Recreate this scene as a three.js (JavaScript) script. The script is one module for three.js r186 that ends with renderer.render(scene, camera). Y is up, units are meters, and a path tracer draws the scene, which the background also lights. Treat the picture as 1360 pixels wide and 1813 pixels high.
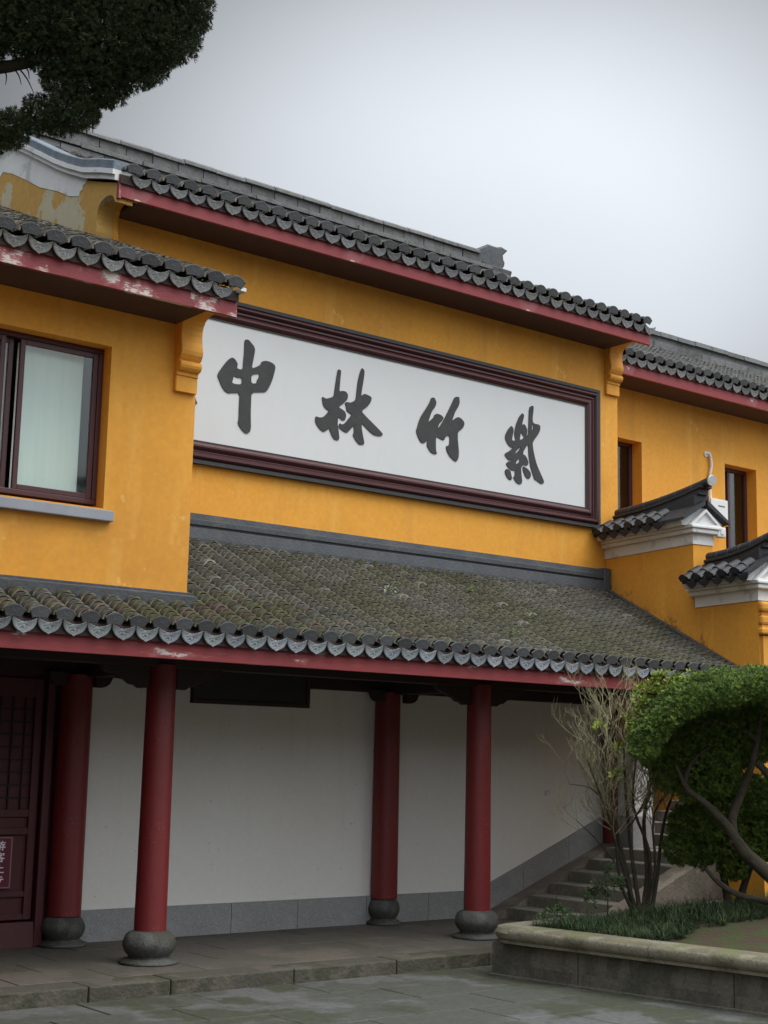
import * as THREE from 'three';
import { mergeGeometries, mergeVertices } from 'three/addons/utils/BufferGeometryUtils.js';
import { RoundedBoxGeometry } from 'three/addons/geometries/RoundedBoxGeometry.js';

// ---------------------------------------------------------------- camera, sky, sun, exposure
const scene = new THREE.Scene();
const V = (x, y, z) => new THREE.Vector3(x, y, z);
const EYE = V(-7.249, 2.0, 14.506), FWD = V(0.60689, 0.1665, -0.77715).normalize(), UP = V(-0.1198, 0.9858, 0.11764);
const camera = new THREE.PerspectiveCamera(38.77, 0.75, 0.1, 500);
camera.position.copy(EYE); camera.up.copy(UP); camera.lookAt(EYE.clone().add(FWD)); camera.updateMatrixWorld();
const renderer = new THREE.WebGLRenderer({ antialias: true });
renderer.toneMapping = THREE.LinearToneMapping;
renderer.toneMappingExposure = 1.3;
renderer.shadowMap.enabled = true;
renderer.setSize(768, 1024);

function rng(seed) { let a = seed >>> 0; return () => { a = (a + 0x6D2B79F5) >>> 0; let t = Math.imul(a ^ (a >>> 15), 1 | a); t = (t + Math.imul(t ^ (t >>> 7), 61 | t)) ^ t; return ((t ^ (t >>> 14)) >>> 0) / 4294967296; }; }
const sstep = (a, b, x) => { const t = Math.min(1, Math.max(0, (x - a) / (b - a))); return t * t * (3 - 2 * t); };
const lerp = (a, b, t) => a + (b - a) * t;
// tileable value noise on a lattice of `per` cells
function makeNoise(seed) {
  const r = rng(seed), T = new Float32Array(4096); for (let i = 0; i < 4096; i++) T[i] = r();
  const h = (x, y, p) => T[((((x % p) + p) % p) * 73 + (((y % p) + p) % p) * 179 + p * 31) & 4095];
  const n = (u, v, p) => { const x = u * p, y = v * p, i = Math.floor(x), j = Math.floor(y); let f = x - i, g = y - j; f = f * f * (3 - 2 * f); g = g * g * (3 - 2 * g);
    return lerp(lerp(h(i, j, p), h(i + 1, j, p), f), lerp(h(i, j + 1, p), h(i + 1, j + 1, p), f), g); };
  return (u, v, p, oct = 4) => { let s = 0, a = 0.5, w = 0; for (let o = 0; o < oct; o++) { s += a * n(u, v, p << o); w += a; a *= 0.55; } return s / w; };
}

// overcast sky: a grey deck of cloud, thinner ahead over the roofs and to the right behind the camera
{
  const w = 1024, h = 512, d = new Float32Array(w * h * 4), nz = makeNoise(5);
  const px = (u, v) => { const r = camera.matrixWorld.elements; return V((u - 680) / 2576, -(v - 906.5) / 2576, -1).transformDirection(camera.matrixWorld); };
  const bright = px(790, 520), right = V(0.777, 0, 0.607), sunside = V(0.40, 0.78, 0.48).normalize(), dir = V();
  for (let j = 0; j < h; j++) for (let i = 0; i < w; i++) {
    const v = (j + 0.5) / h, u = (i + 0.5) / w, e = (v - 0.5) * Math.PI, p = (u - 0.5) * 2 * Math.PI;
    dir.set(Math.cos(e) * Math.cos(p), Math.sin(e), Math.cos(e) * Math.sin(p));
    const ca = Math.min(1, dir.dot(bright)), dh = dir.dot(right) - bright.dot(right), dv = dir.y - bright.y, ang = ca > 0.5 ? 57.3 * Math.hypot(dh * 0.82, dv * 1.28) : Math.acos(ca) * 57.3;
    const patch = ca > 0 ? Math.exp(-((dh / 0.26) ** 2 + (dv / 0.17) ** 2)) : 0;
    const s = sstep(-0.45, 0.95, dir.dot(sunside));
    const cie = (1 + 1.8 * Math.max(0, dir.y)) / 2.8;   // an overcast sky is darkest at the horizon
    let L = (0.10 + 2.15 * s) * cie * (1 - (0.14 + 0.64 * sstep(6, 19.5, ang)) * (1 - sstep(28, 58, ang))) + 0.15 * patch;
    L *= 0.87 + 0.26 * nz(u, v * 0.75, 8, 6);
    if (dir.y < 0) L *= 0.5;
    const k = (j * w + i) * 4; d[k] = L * 0.935; d[k + 1] = L * 0.995; d[k + 2] = L * 1.065; d[k + 3] = 1;
  }
  const t = new THREE.DataTexture(d, w, h, THREE.RGBAFormat, THREE.FloatType);
  t.mapping = THREE.EquirectangularReflectionMapping; t.magFilter = THREE.LinearFilter; t.minFilter = THREE.LinearFilter; t.wrapS = THREE.RepeatWrapping; t.needsUpdate = true;
  scene.background = t; scene.environment = t;
}
const sun = new THREE.DirectionalLight(0xfff6ea, 1.3);
sun.position.set(14, 42, 20); sun.target.position.set(3, 3, 1); sun.castShadow = true; sun.shadow.radius = 70;
sun.shadow.mapSize.set(2048, 2048); Object.assign(sun.shadow.camera, { left: -22, right: 22, top: 22, bottom: -22, near: 1, far: 90 });
scene.add(sun, sun.target);

// ---------------------------------------------------------------- helpers
const R0 = rng(77), rr = (a, b, r = R0) => a + (b - a) * r();
const used = {};
function numbered(n) { const k = used[n] = (used[n] ?? -1) + 1; return k ? n + '_' + String(k).padStart(3, '0') : n; }
function thing(name, label, category, pos = [0, 0, 0], group) {
  const o = new THREE.Group(); o.name = numbered(name); o.position.set(...pos); o.userData = { label, category }; if (group) o.userData.group = group; scene.add(o); return o;
}
function part(name, geo, mat, parent, label) {
  const m = new THREE.Mesh(geo, mat); m.name = name; m.castShadow = m.receiveShadow = true; if (label) m.userData.label = label; (parent || scene).add(m); return m;
}
function at(u, v, depth) { const p = V((u - 680) / 2576 * depth, -(v - 906.5) / 2576 * depth, -depth); return p.applyMatrix4(camera.matrixWorld); }   // a point of the place, `depth` metres ahead
// box projection of uv in metres
function uvBox(g, ox = 0, oy = 0) {
  if (g.index) g = g.toNonIndexed();
  g.computeVertexNormals(); const p = g.attributes.position, n = g.attributes.normal, uv = new Float32Array(p.count * 2);
  for (let i = 0; i < p.count; i++) { const ax = Math.abs(n.getX(i)), ay = Math.abs(n.getY(i)), az = Math.abs(n.getZ(i)); let a, b;
    if (ay >= ax && ay >= az) { a = p.getX(i); b = p.getZ(i); } else if (ax >= az) { a = p.getZ(i) + 3.7; b = p.getY(i); } else { a = p.getX(i); b = p.getY(i); }
    uv[i * 2] = a + ox; uv[i * 2 + 1] = b + oy; }
  g.setAttribute('uv', new THREE.BufferAttribute(uv, 2)); return g;
}
function box(x0, x1, y0, y1, z0, z1, bevel = 0) {
  const g = bevel ? new RoundedBoxGeometry(x1 - x0, y1 - y0, z1 - z0, 1, bevel) : new THREE.BoxGeometry(x1 - x0, y1 - y0, z1 - z0);
  g.translate((x0 + x1) / 2, (y0 + y1) / 2, (z0 + z1) / 2); return uvBox(g);
}
// a profile of [z, y] points swept along x from x0 to x1
function sweepX(prof, x0, x1, bevel = 0) {
  const s = new THREE.Shape(prof.map(([z, y]) => new THREE.Vector2(-z, y)));
  const g = new THREE.ExtrudeGeometry(s, { depth: x1 - x0 - 2 * bevel, bevelEnabled: bevel > 0, bevelSize: bevel, bevelThickness: bevel, bevelOffset: -bevel, bevelSegments: 1 });
  g.rotateY(Math.PI / 2); g.translate(x0 + bevel, 0, 0); return uvBox(g);
}
function plate(pts, z0, z1, holes = [], bevel = 0) {   // an outline in x, y with thickness along z
  const s = new THREE.Shape(pts.map(p => new THREE.Vector2(...p))); holes.forEach(h => s.holes.push(new THREE.Path(h.map(p => new THREE.Vector2(...p)))));
  const g = new THREE.ExtrudeGeometry(s, { depth: z1 - z0 - 2 * bevel, bevelEnabled: bevel > 0, bevelSize: bevel, bevelThickness: bevel, bevelOffset: -bevel, bevelSegments: 1 }); g.translate(0, 0, z0 + bevel); return uvBox(g);
}
function tube(pts, radii, seg = 6, closed = false) {   // a tapered tube through points
  const c = new THREE.CatmullRomCurve3(pts), N = Math.max(2, (pts.length - 1) * 3), pos = [], idx = [], uv = [];
  let up = V(0.3, 0.1, 0.9); const rad = t => { const f = t * (radii.length - 1), i = Math.min(radii.length - 2, Math.floor(f)); return lerp(radii[i], radii[i + 1], f - i); };
  for (let i = 0; i <= N; i++) { const t = i / N, p = c.getPoint(t), d = c.getTangent(t), a = V().crossVectors(d, up).normalize(), b = V().crossVectors(a, d), r = rad(t);
    for (let j = 0; j <= seg; j++) { const q = j / seg * 2 * Math.PI; pos.push(p.x + r * (a.x * Math.cos(q) + b.x * Math.sin(q)), p.y + r * (a.y * Math.cos(q) + b.y * Math.sin(q)), p.z + r * (a.z * Math.cos(q) + b.z * Math.sin(q))); uv.push(j / seg * 0.3, t * 2); } }
  for (let i = 0; i < N; i++) for (let j = 0; j < seg; j++) { const k = i * (seg + 1) + j, l = k + seg + 1; idx.push(k, k + 1, l, k + 1, l + 1, l); }
  const g = new THREE.BufferGeometry(); g.setAttribute('position', new THREE.Float32BufferAttribute(pos, 3)); g.setAttribute('uv', new THREE.Float32BufferAttribute(uv, 2)); g.setIndex(idx); g.computeVertexNormals(); return g;
}
const merge = gs => mergeGeometries(gs.map(g => { const q = g.index ? g.toNonIndexed() : g; for (const k of Object.keys(q.attributes)) if (!['position', 'normal', 'uv'].includes(k)) q.deleteAttribute(k); return q; }));

// ---------------------------------------------------------------- materials
function tex(size, fn, srgb, rep) {
  const d = new Uint8Array(size * size * 4);
  for (let j = 0; j < size; j++) for (let i = 0; i < size; i++) { const c = fn((i + 0.5) / size, (j + 0.5) / size), k = (j * size + i) * 4;
    for (let q = 0; q < 3; q++) { let x = Array.isArray(c) ? c[q] : c; x = Math.min(1, Math.max(0, x)); if (srgb) x = x <= 0.0031308 ? 12.92 * x : 1.055 * x ** (1 / 2.4) - 0.055; d[k + q] = x * 255; } d[k + 3] = 255; }
  const t = new THREE.DataTexture(d, size, size); t.wrapS = t.wrapT = THREE.RepeatWrapping; t.magFilter = THREE.LinearFilter; t.minFilter = THREE.LinearMipmapLinearFilter; t.generateMipmaps = true;
  if (srgb) t.colorSpace = THREE.SRGBColorSpace; t.repeat.set(1 / rep, 1 / rep); t.needsUpdate = true; return t;
}
const mix3 = (a, b, t) => [lerp(a[0], b[0], t), lerp(a[1], b[1], t), lerp(a[2], b[2], t)], mul3 = (a, k) => [a[0] * k, a[1] * k, a[2] * k];
function surface(size, rep, color, bump, opt = {}) {
  const m = { roughness: 0.85, ...opt }; if (color) m.map = tex(size, color, true, rep); if (bump) { m.bumpMap = tex(size, bump, false, rep); }
  return new THREE.MeshStandardMaterial(m);
}
const nA = makeNoise(11), nB = makeNoise(23), nC = makeNoise(37), nD = makeNoise(51);
const M = {};
const YEL = [0.73, 0.33, 0.036];
const yellowColor = (u, v) => { const big = nA(u, v, 3, 4), st = nB(u * 1, v * 0.12, 24, 4), fine = nC(u, v, 96, 2); let c = mix3(YEL, [0.60, 0.27, 0.034], sstep(0.32, 0.72, big));
  c = mix3(c, [0.76, 0.40, 0.075], sstep(0.55, 0.85, st) * 0.5); c = mix3(c, [0.50, 0.245, 0.05], sstep(0.60, 0.80, nC(u, v * 0.16, 18, 5)) * 0.35); c = mix3(c, [0.78, 0.46, 0.12], sstep(0.80, 0.84, nD(u, v, 30, 4)) * 0.6); return mul3(c, 0.93 + 0.14 * fine); };
const plasterBump = (u, v) => 0.6 * nA(u, v, 40, 4) + 0.4 * nB(u, v, 10, 3);
M.yellow = surface(768, 4, yellowColor, plasterBump, { roughness: 0.8, bumpScale: 0.0022 });
M.gardenYellow = surface(1024, 6, (u, v) => { const s = u * 6 - 3.7, y = v * 6, d = y - (4.50 - 0.4525 * s), n = nA(u, v, 30, 5), f = nC(u, v, 160, 3), k = 0.62 * n + 0.38 * f; const c = yellowColor(u * 1.5 % 1, v * 1.5 % 1); let m = d > -0.1 && s > -0.1 ? sstep(0.36, 0.62, k - 1.5 * Math.max(0, d) - 0.04 * Math.max(0, 2.2 - s)) : 0; return mix3(c, mix3([0.13, 0.085, 0.035], [0.06, 0.05, 0.032], f), m * 0.7); }, plasterBump, { roughness: 0.85, bumpScale: 0.003 });
M.oldYellow = surface(1024, 5, (u, v) => { const gz = u * 5 - 3.7, gy = v * 5 + 5, gd = gy - (7.80 - 0.4636 * gz), front = gz > 0.1 ? 0.06 : 0; const big = nB(u, v, 4, 6), big2 = nC(u, v, 3, 5), fine = nA(u, v, 80, 3); let c = mix3([0.55, 0.33, 0.085], [0.47, 0.27, 0.07], big2);
  const peel = sstep(0.545, 0.56, nB(u, v, 12, 6) * 0.85 + 0.15 * fine - 0.42 * Math.max(0, gd - 0.05) + front); c = mix3(c, mix3([0.58, 0.52, 0.36], [0.40, 0.36, 0.25], fine), peel); return mul3(c, 0.9 + 0.2 * fine); }, plasterBump, { roughness: 0.9, bumpScale: 0.006 });
M.white = surface(768, 4, (u, v) => { const a = nA(u, v, 3, 5), st = nB(u, v * 0.1, 16, 5), f = nC(u, v, 120, 2); return mul3(mix3([0.82, 0.805, 0.755], [0.30, 0.28, 0.24], sstep(0.865, 0.885, nD(u, v, 60, 3)) * 0.45), 0.9 + 0.07 * a + 0.05 * f - 0.05 * sstep(0.55, 0.8, st)); }, plasterBump, { bumpScale: 0.004 });
M.trimWhite = surface(512, 1.6, (u, v) => { const a = nA(u, v, 5, 5), g = sstep(0.60, 0.72, nB(u, v, 7, 5)); return mix3(mul3([0.72, 0.73, 0.72], 0.86 + 0.2 * a), [0.36, 0.36, 0.33], g * 0.55); }, plasterBump, { bumpScale: 0.003 });
M.panel = surface(512, 3, (u, v) => { const a = nA(u, v, 3, 4), st = nB(u, v * 0.08, 30, 3); return mul3([0.64, 0.655, 0.65], 0.94 + 0.06 * a - 0.012 * sstep(0.5, 0.9, st)); }, null, { roughness: 0.6 });
M.fascia = surface(1024, 5.2, (u, v) => { const a = nA(u, v * 4, 13, 6), f = nB(u, v * 3, 120, 3), g = nC(u, v, 9, 4); let c = mix3([0.285, 0.036, 0.039], [0.21, 0.027, 0.030], g);
  c = mix3(c, [0.36, 0.12, 0.12], sstep(0.62, 0.70, a) * 0.6); return mix3(c, [0.60, 0.50, 0.46], sstep(0.70, 0.725, a * 0.86 + 0.14 * f)); }, (u, v) => 0.5 * nA(u, v * 4, 13, 6) + 0.5 * nB(u, v * 4, 60, 3), { roughness: 0.6, bumpScale: 0.004 });
M.cleanFascia = surface(512, 3, (u, v) => { const a = nA(u, v * 0.9, 5, 6), f = nB(u * 1, v * 4, 60, 3), g = nC(u, v, 9, 4); let c = mix3([0.285, 0.036, 0.039], [0.21, 0.027, 0.030], g);
  c = mix3(c, [0.36, 0.12, 0.12], sstep(0.66, 0.72, a) * 0.5); return mix3(c, [0.60, 0.50, 0.46], sstep(0.755, 0.775, a * 0.86 + 0.14 * f)); }, (u, v) => 0.5 * nA(u, v * 0.9, 5, 6) + 0.5 * nB(u, v * 4, 60, 3), { roughness: 0.6, bumpScale: 0.004 });
M.wornFascia = surface(768, 2.0, (u, v) => { const a = nA(u, v * 0.8, 6, 6), f = nB(u, v * 4, 60, 3), g = nC(u, v, 9, 4); let c = mix3([0.28, 0.045, 0.05], [0.20, 0.03, 0.036], g);
  c = mix3(c, [0.40, 0.17, 0.165], sstep(0.47, 0.57, a) * 0.8); return mix3(c, [0.62, 0.54, 0.50], sstep(0.55, 0.58, a * 0.82 + 0.18 * f)); }, (u, v) => 0.5 * nA(u, v * 0.8, 6, 6) + 0.5 * nB(u, v * 4, 60, 3), { roughness: 0.65, bumpScale: 0.005 });
M.columnRed = surface(512, 1.0, (u, v) => { const g = nC(u, v * 0.4, 10, 5), s = sstep(0.86, 0.88, nB(u, v, 61, 2)) * sstep(0.45, 0.6, nA(u, v, 3, 3)); return mix3(mix3([0.185, 0.018, 0.018], [0.14, 0.014, 0.016], g), [0.42, 0.30, 0.26], s * 0.8); }, (u, v) => nA(u, v, 20, 4), { roughness: 0.5, bumpScale: 0.003 });
M.darkWood = surface(512, 1.2, (u, v) => { const g = nC(u * 0.3, v, 24, 5); return mix3([0.035, 0.016, 0.013], [0.02, 0.010, 0.009], g); }, (u, v) => nC(u * 0.3, v, 24, 5), { roughness: 0.75, bumpScale: 0.003 });
M.doorRed = surface(512, 1.2, (u, v) => { const g = nC(u, v * 0.3, 24, 5); return mix3([0.085, 0.013, 0.014], [0.058, 0.010, 0.011], g); }, (u, v) => nC(u, v * 0.3, 24, 5), { roughness: 0.6, bumpScale: 0.003 });
M.soffit = surface(512, 1.5, (u, v) => { const g = nC(u, v, 12, 5); return mix3([0.085, 0.045, 0.036], [0.06, 0.032, 0.027], g); }, null, { roughness: 0.9 });
M.maroon = surface(512, 1.5, (u, v) => { const g = nC(u, v, 10, 5); return mix3([0.072, 0.017, 0.019], [0.052, 0.013, 0.015], g); }, (u, v) => nA(u, v, 30, 3), { roughness: 0.38, bumpScale: 0.001 });
M.windowFrame = new THREE.MeshStandardMaterial({ color: new THREE.Color().setRGB(0.065, 0.018, 0.022), roughness: 0.45 });
M.blackTrim = surface(256, 1, (u, v) => mul3([0.040, 0.042, 0.044], 0.8 + 0.5 * nA(u, v, 12, 4)), null, { roughness: 0.7 });
M.ridge = surface(512, 1.3, (u, v) => { const a = nA(u, v, 8, 5), f = nB(u, v, 70, 3); return mix3(mul3([0.052, 0.058, 0.066], 0.7 + 0.5 * a + 0.2 * f), [0.11, 0.11, 0.09], sstep(0.6, 0.75, nC(u, v, 10, 5)) * 0.4); }, (u, v) => nB(u, v, 50, 4), { roughness: 0.75, bumpScale: 0.006 });
M.greyRidge = surface(512, 1.6, (u, v) => { const a = nA(u, v, 8, 5), f = nB(u, v, 70, 3); return mix3(mul3([0.145, 0.147, 0.147], 0.6 + 0.6 * a + 0.2 * f), [0.09, 0.09, 0.085], sstep(0.55, 0.72, nC(u, v, 9, 5)) * 0.7); }, (u, v) => nB(u, v, 50, 4), { roughness: 0.85, bumpScale: 0.008 });
M.blueVerge = surface(256, 1.0, (u, v) => mix3([0.10, 0.135, 0.18], [0.19, 0.215, 0.24], nA(u, v, 9, 5)), (u, v) => nB(u, v, 40, 4), { roughness: 0.8, bumpScale: 0.005 });
const tileMap = (u, v) => { const a = nA(u, v, 5, 5), f = nB(u, v, 40, 3), l = sstep(0.60, 0.70, nC(u, v, 9, 4)); return mul3(mix3([0.8, 0.8, 0.8], [1.0, 0.98, 0.86], l), 0.55 + 0.55 * a + 0.2 * f); };
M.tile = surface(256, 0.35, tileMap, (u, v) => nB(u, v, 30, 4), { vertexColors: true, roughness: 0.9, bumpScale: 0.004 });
M.cap = surface(256, 0.5, (u, v) => mul3([0.075, 0.080, 0.086], 0.6 + 0.6 * nA(u, v, 9, 5) + 0.2 * nB(u, v, 50, 3)), (u, v) => nB(u, v, 40, 4), { roughness: 0.75, bumpScale: 0.004 });
M.darkTile = surface(256, 0.5, (u, v) => mul3([0.020, 0.022, 0.026], 0.6 + 0.7 * nA(u, v, 9, 5)), (u, v) => nB(u, v, 40, 4), { roughness: 0.55, bumpScale: 0.004 });
// carved drip tongue: a raised rim and a cloud scroll (relief and worn silver paint), uv 0..1 over the tongue
{
  const scroll = (u, v) => { const x = (u - 0.5) * 2, y = v, wx = x + 0.5 * (nB(u, v, 5, 2) - 0.5), wy = y + 0.35 * (nC(u, v, 4, 2) - 0.5) - 0.10 * x * x; const ln = Math.sin(40 * wy + 3.2 * Math.sin(5.5 * wx)); return sstep(0.25, 0.75, ln) * sstep(0.66, 0.50, Math.abs(x) + 0.62 * Math.max(0, 0.62 - y)) * sstep(0.12, 0.3, y) * sstep(0.92, 0.78, y - 0.2 * x * x); };
  const rim = (u, v) => { const x = Math.abs(u - 0.5) * 2, y = v; const side = 1 - (1 - y) ** 2 * 0.98; return sstep(0.0, 0.10, Math.abs(side - 0.10 - x) < 0.09 ? 0.1 : 0); };
  const t1 = tex(256, (u, v) => { const s = scroll(u, v), n = nA(u, v, 12, 4); return mul3(mix3([0.33, 0.36, 0.40], [0.13, 0.145, 0.17], s * 0.85), 0.75 + 0.45 * n); }, true, 1);
  const t2 = tex(256, (u, v) => 0.7 - 0.5 * scroll(u, v) + 0.2 * rim(u, v), false, 1);
  M.drip = new THREE.MeshStandardMaterial({ map: t1, bumpMap: t2, bumpScale: 0.008, roughness: 0.55 });
  const t3 = tex(256, (u, v) => { const s = scroll(u, v), n = nA(u, v, 7, 5); return mul3(mix3([0.235, 0.24, 0.245], [0.12, 0.125, 0.13], s * 0.7), 0.55 + 0.8 * n); }, true, 1);
  M.greyDrip = new THREE.MeshStandardMaterial({ map: t3, bumpMap: t2, bumpScale: 0.008, roughness: 0.8 });
}
M.granite = surface(512, 0.8, (u, v) => { const f = nA(u, v, 150, 2), g = nB(u, v, 90, 2), b = nC(u, v, 4, 4); return mul3([0.285, 0.285, 0.28], 0.35 + 0.55 * f + 0.45 * g + 0.25 * b); }, (u, v) => nA(u, v, 120, 2), { roughness: 0.75, bumpScale: 0.002 });
M.baseStone = surface(512, 0.9, (u, v) => { const f = nA(u, v, 70, 3), b = nC(u, v, 4, 5); return mul3(mix3([0.085, 0.088, 0.08], [0.055, 0.055, 0.043], sstep(0.45, 0.7, b)), 0.6 + 0.7 * f); }, (u, v) => nB(u, v, 40, 4), { roughness: 0.7, bumpScale: 0.006 });
const stonePatch = (A, B, C) => (u, v) => { const f = nA(u, v, 110, 3), b = nC(u, v, 4, 6), m = nB(u, v, 5, 6); let c = mix3(A, B, sstep(0.46, 0.56, b)); c = mix3(c, C, sstep(0.52, 0.64, m)); return mul3(c, 0.68 + 0.6 * f); };
M.paving = surface(1024, 3.6, stonePatch([0.100, 0.102, 0.098], [0.066, 0.069, 0.057], [0.050, 0.054, 0.034]), (u, v) => 0.6 * nA(u, v, 60, 4) + 0.4 * nB(u, v, 14, 4), { roughness: 0.62, bumpScale: 0.006 });
M.platform = surface(1024, 3.2, stonePatch([0.115, 0.098, 0.078], [0.088, 0.080, 0.066], [0.078, 0.074, 0.055]), (u, v) => 0.6 * nA(u, v, 60, 4) + 0.4 * nB(u, v, 14, 4), { roughness: 0.7, bumpScale: 0.006 });
M.kerb = surface(512, 1.7, stonePatch([0.088, 0.078, 0.058], [0.062, 0.058, 0.042], [0.05, 0.05, 0.03]), (u, v) => 0.6 * nA(u, v, 60, 4) + 0.4 * nB(u, v, 14, 4), { roughness: 0.85, bumpScale: 0.012 });
M.step = surface(512, 1.5, stonePatch([0.30, 0.285, 0.24], [0.24, 0.225, 0.185], [0.19, 0.185, 0.14]), (u, v) => 0.6 * nA(u, v, 60, 4) + 0.4 * nB(u, v, 14, 4), { roughness: 0.85, bumpScale: 0.006 });
M.stringer = surface(512, 1.5, stonePatch([0.24, 0.205, 0.165], [0.19, 0.16, 0.13], [0.15, 0.13, 0.10]), (u, v) => nA(u, v, 60, 4), { roughness: 0.85, bumpScale: 0.006 });
M.planter = surface(512, 1.6, (u, v) => { const f = nA(u, v, 90, 3), st = nB(u, v * 0.15, 20, 5), b = nC(u, v, 4, 5); let c = mix3([0.125, 0.118, 0.092], [0.085, 0.080, 0.062], sstep(0.42, 0.66, st)); c = mix3(c, [0.06, 0.06, 0.045], sstep(0.56, 0.68, b) * 0.7); return mul3(c, 0.6 + 0.5 * f); }, (u, v) => nA(u, v, 60, 4), { roughness: 0.9, bumpScale: 0.006 });
M.coping = surface(512, 1.6, (u, v) => { const f = nA(u, v, 90, 3), b = nC(u, v, 5, 5), m = nB(u, v, 6, 5); let c = mix3([0.19, 0.175, 0.125], [0.12, 0.108, 0.07], sstep(0.4, 0.65, b)); c = mix3(c, [0.12, 0.13, 0.05], sstep(0.55, 0.68, m) * 0.8); return mul3(c, 0.7 + 0.6 * f); }, (u, v) => nA(u, v, 60, 4), { roughness: 0.85, bumpScale: 0.006 });
M.soil = surface(512, 1.2, (u, v) => mix3([0.048, 0.033, 0.016], [0.036, 0.046, 0.010], sstep(0.45, 0.6, nB(u, v, 6, 5))), (u, v) => nA(u, v, 40, 4), { roughness: 1, bumpScale: 0.012 });
M.ground = surface(1024, 5, stonePatch([0.10, 0.10, 0.098], [0.062, 0.064, 0.054], [0.045, 0.048, 0.03]), null, { roughness: 0.8 });
M.bark = surface(256, 0.4, (u, v) => mul3([0.058, 0.048, 0.031], 0.5 + 0.9 * nA(u, v * 0.4, 14, 5)), (u, v) => nA(u, v * 0.4, 14, 5), { roughness: 0.95, bumpScale: 0.012 });
M.twig = new THREE.MeshStandardMaterial({ color: new THREE.Color().setRGB(0.26, 0.235, 0.135), roughness: 0.95 });
M.leaf = new THREE.MeshPhysicalMaterial({ color: 0xffffff, roughness: 0.75, side: THREE.DoubleSide, transmission: 0 });
M.pale = new THREE.MeshStandardMaterial({ color: new THREE.Color().setRGB(0.70, 0.71, 0.71), roughness: 0.5 });
M.letter = surface(256, 0.8, (u, v) => mul3([0.038, 0.039, 0.038], 0.65 + 0.6 * nA(u, v, 10, 5)), (u, v) => nA(u, v, 30, 3), { roughness: 0.7, bumpScale: 0.002 });
M.glass = new THREE.MeshPhysicalMaterial({ color: new THREE.Color().setRGB(0.92, 0.97, 0.95), roughness: 0.03, transmission: 1, thickness: 0, ior: 1.5 });
M.curtain = surface(256, 1.4, (u, v) => mul3([0.78, 0.82, 0.80], 0.93 + 0.1 * nA(u, v * 0.1, 20, 3)), null, { roughness: 0.95 });
M.darkRoom = new THREE.MeshStandardMaterial({ color: new THREE.Color().setRGB(0.03, 0.03, 0.032), roughness: 0.9 });
M.blackBoard = surface(256, 1, (u, v) => mul3([0.012, 0.012, 0.012], 0.7 + 0.6 * nA(u, v, 12, 4)), null, { roughness: 0.6 });
M.sill = surface(256, 1.2, (u, v) => mul3([0.30, 0.32, 0.36], 0.85 + 0.25 * nA(u, v, 8, 5)), null, { roughness: 0.7 });
M.stepFar = surface(512, 1.5, stonePatch([0.22, 0.22, 0.21], [0.16, 0.16, 0.15], [0.12, 0.12, 0.10]), (u, v) => nA(u, v, 60, 4), { roughness: 0.85, bumpScale: 0.004 });

// ---------------------------------------------------------------- roof tiles
function arcTile(R, half, len, thick, seg, up, jit) {   // a thin curved tile: runs along z (front edge at z = 0), curved across x; up = 1 arched, -1 dished
  const pos = [], idx = []; const r = rng(jit);
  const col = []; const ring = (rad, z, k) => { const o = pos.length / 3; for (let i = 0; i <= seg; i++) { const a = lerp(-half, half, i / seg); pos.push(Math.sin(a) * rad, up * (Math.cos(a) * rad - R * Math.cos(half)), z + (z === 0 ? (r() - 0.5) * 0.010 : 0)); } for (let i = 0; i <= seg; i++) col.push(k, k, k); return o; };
  const a = ring(R, -len, 0.42), b = ring(R, 0, 0.52), b2 = ring(R, 0, 1.75), c = ring(R - up * thick, 0, 1.5), c2 = ring(R - up * thick, 0, 0.6), d = ring(R - up * thick, -len, 0.6);   // vertex colour: darker tops and undersides, paler front edges
  for (const [p, q] of [[a, b], [b2, c], [c2, d]]) for (let i = 0; i < seg; i++) idx.push(p + i, q + i, p + i + 1, p + i + 1, q + i, q + i + 1);
  const g = new THREE.BufferGeometry(); g.setAttribute('position', new THREE.Float32BufferAttribute(pos, 3)); g.setAttribute('color', new THREE.Float32BufferAttribute(col, 3)); g.setIndex(up > 0 ? idx : idx.reverse());
  const uv = []; for (let i = 0; i < pos.length; i += 3) uv.push(pos[i] + 0.13 * jit, pos[i + 2] + pos[i + 1] + 0.29 * jit); g.setAttribute('uv', new THREE.Float32BufferAttribute(uv, 2)); g.computeVertexNormals(); return g;
}
const COVERS = [1, 2, 3].map(j => arcTile(0.090, 1.50, 0.18, 0.018, 9, 1, j)), PANS = [4, 5].map(j => arcTile(0.125, 0.98, 0.20, 0.014, 4, -1, j));
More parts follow.
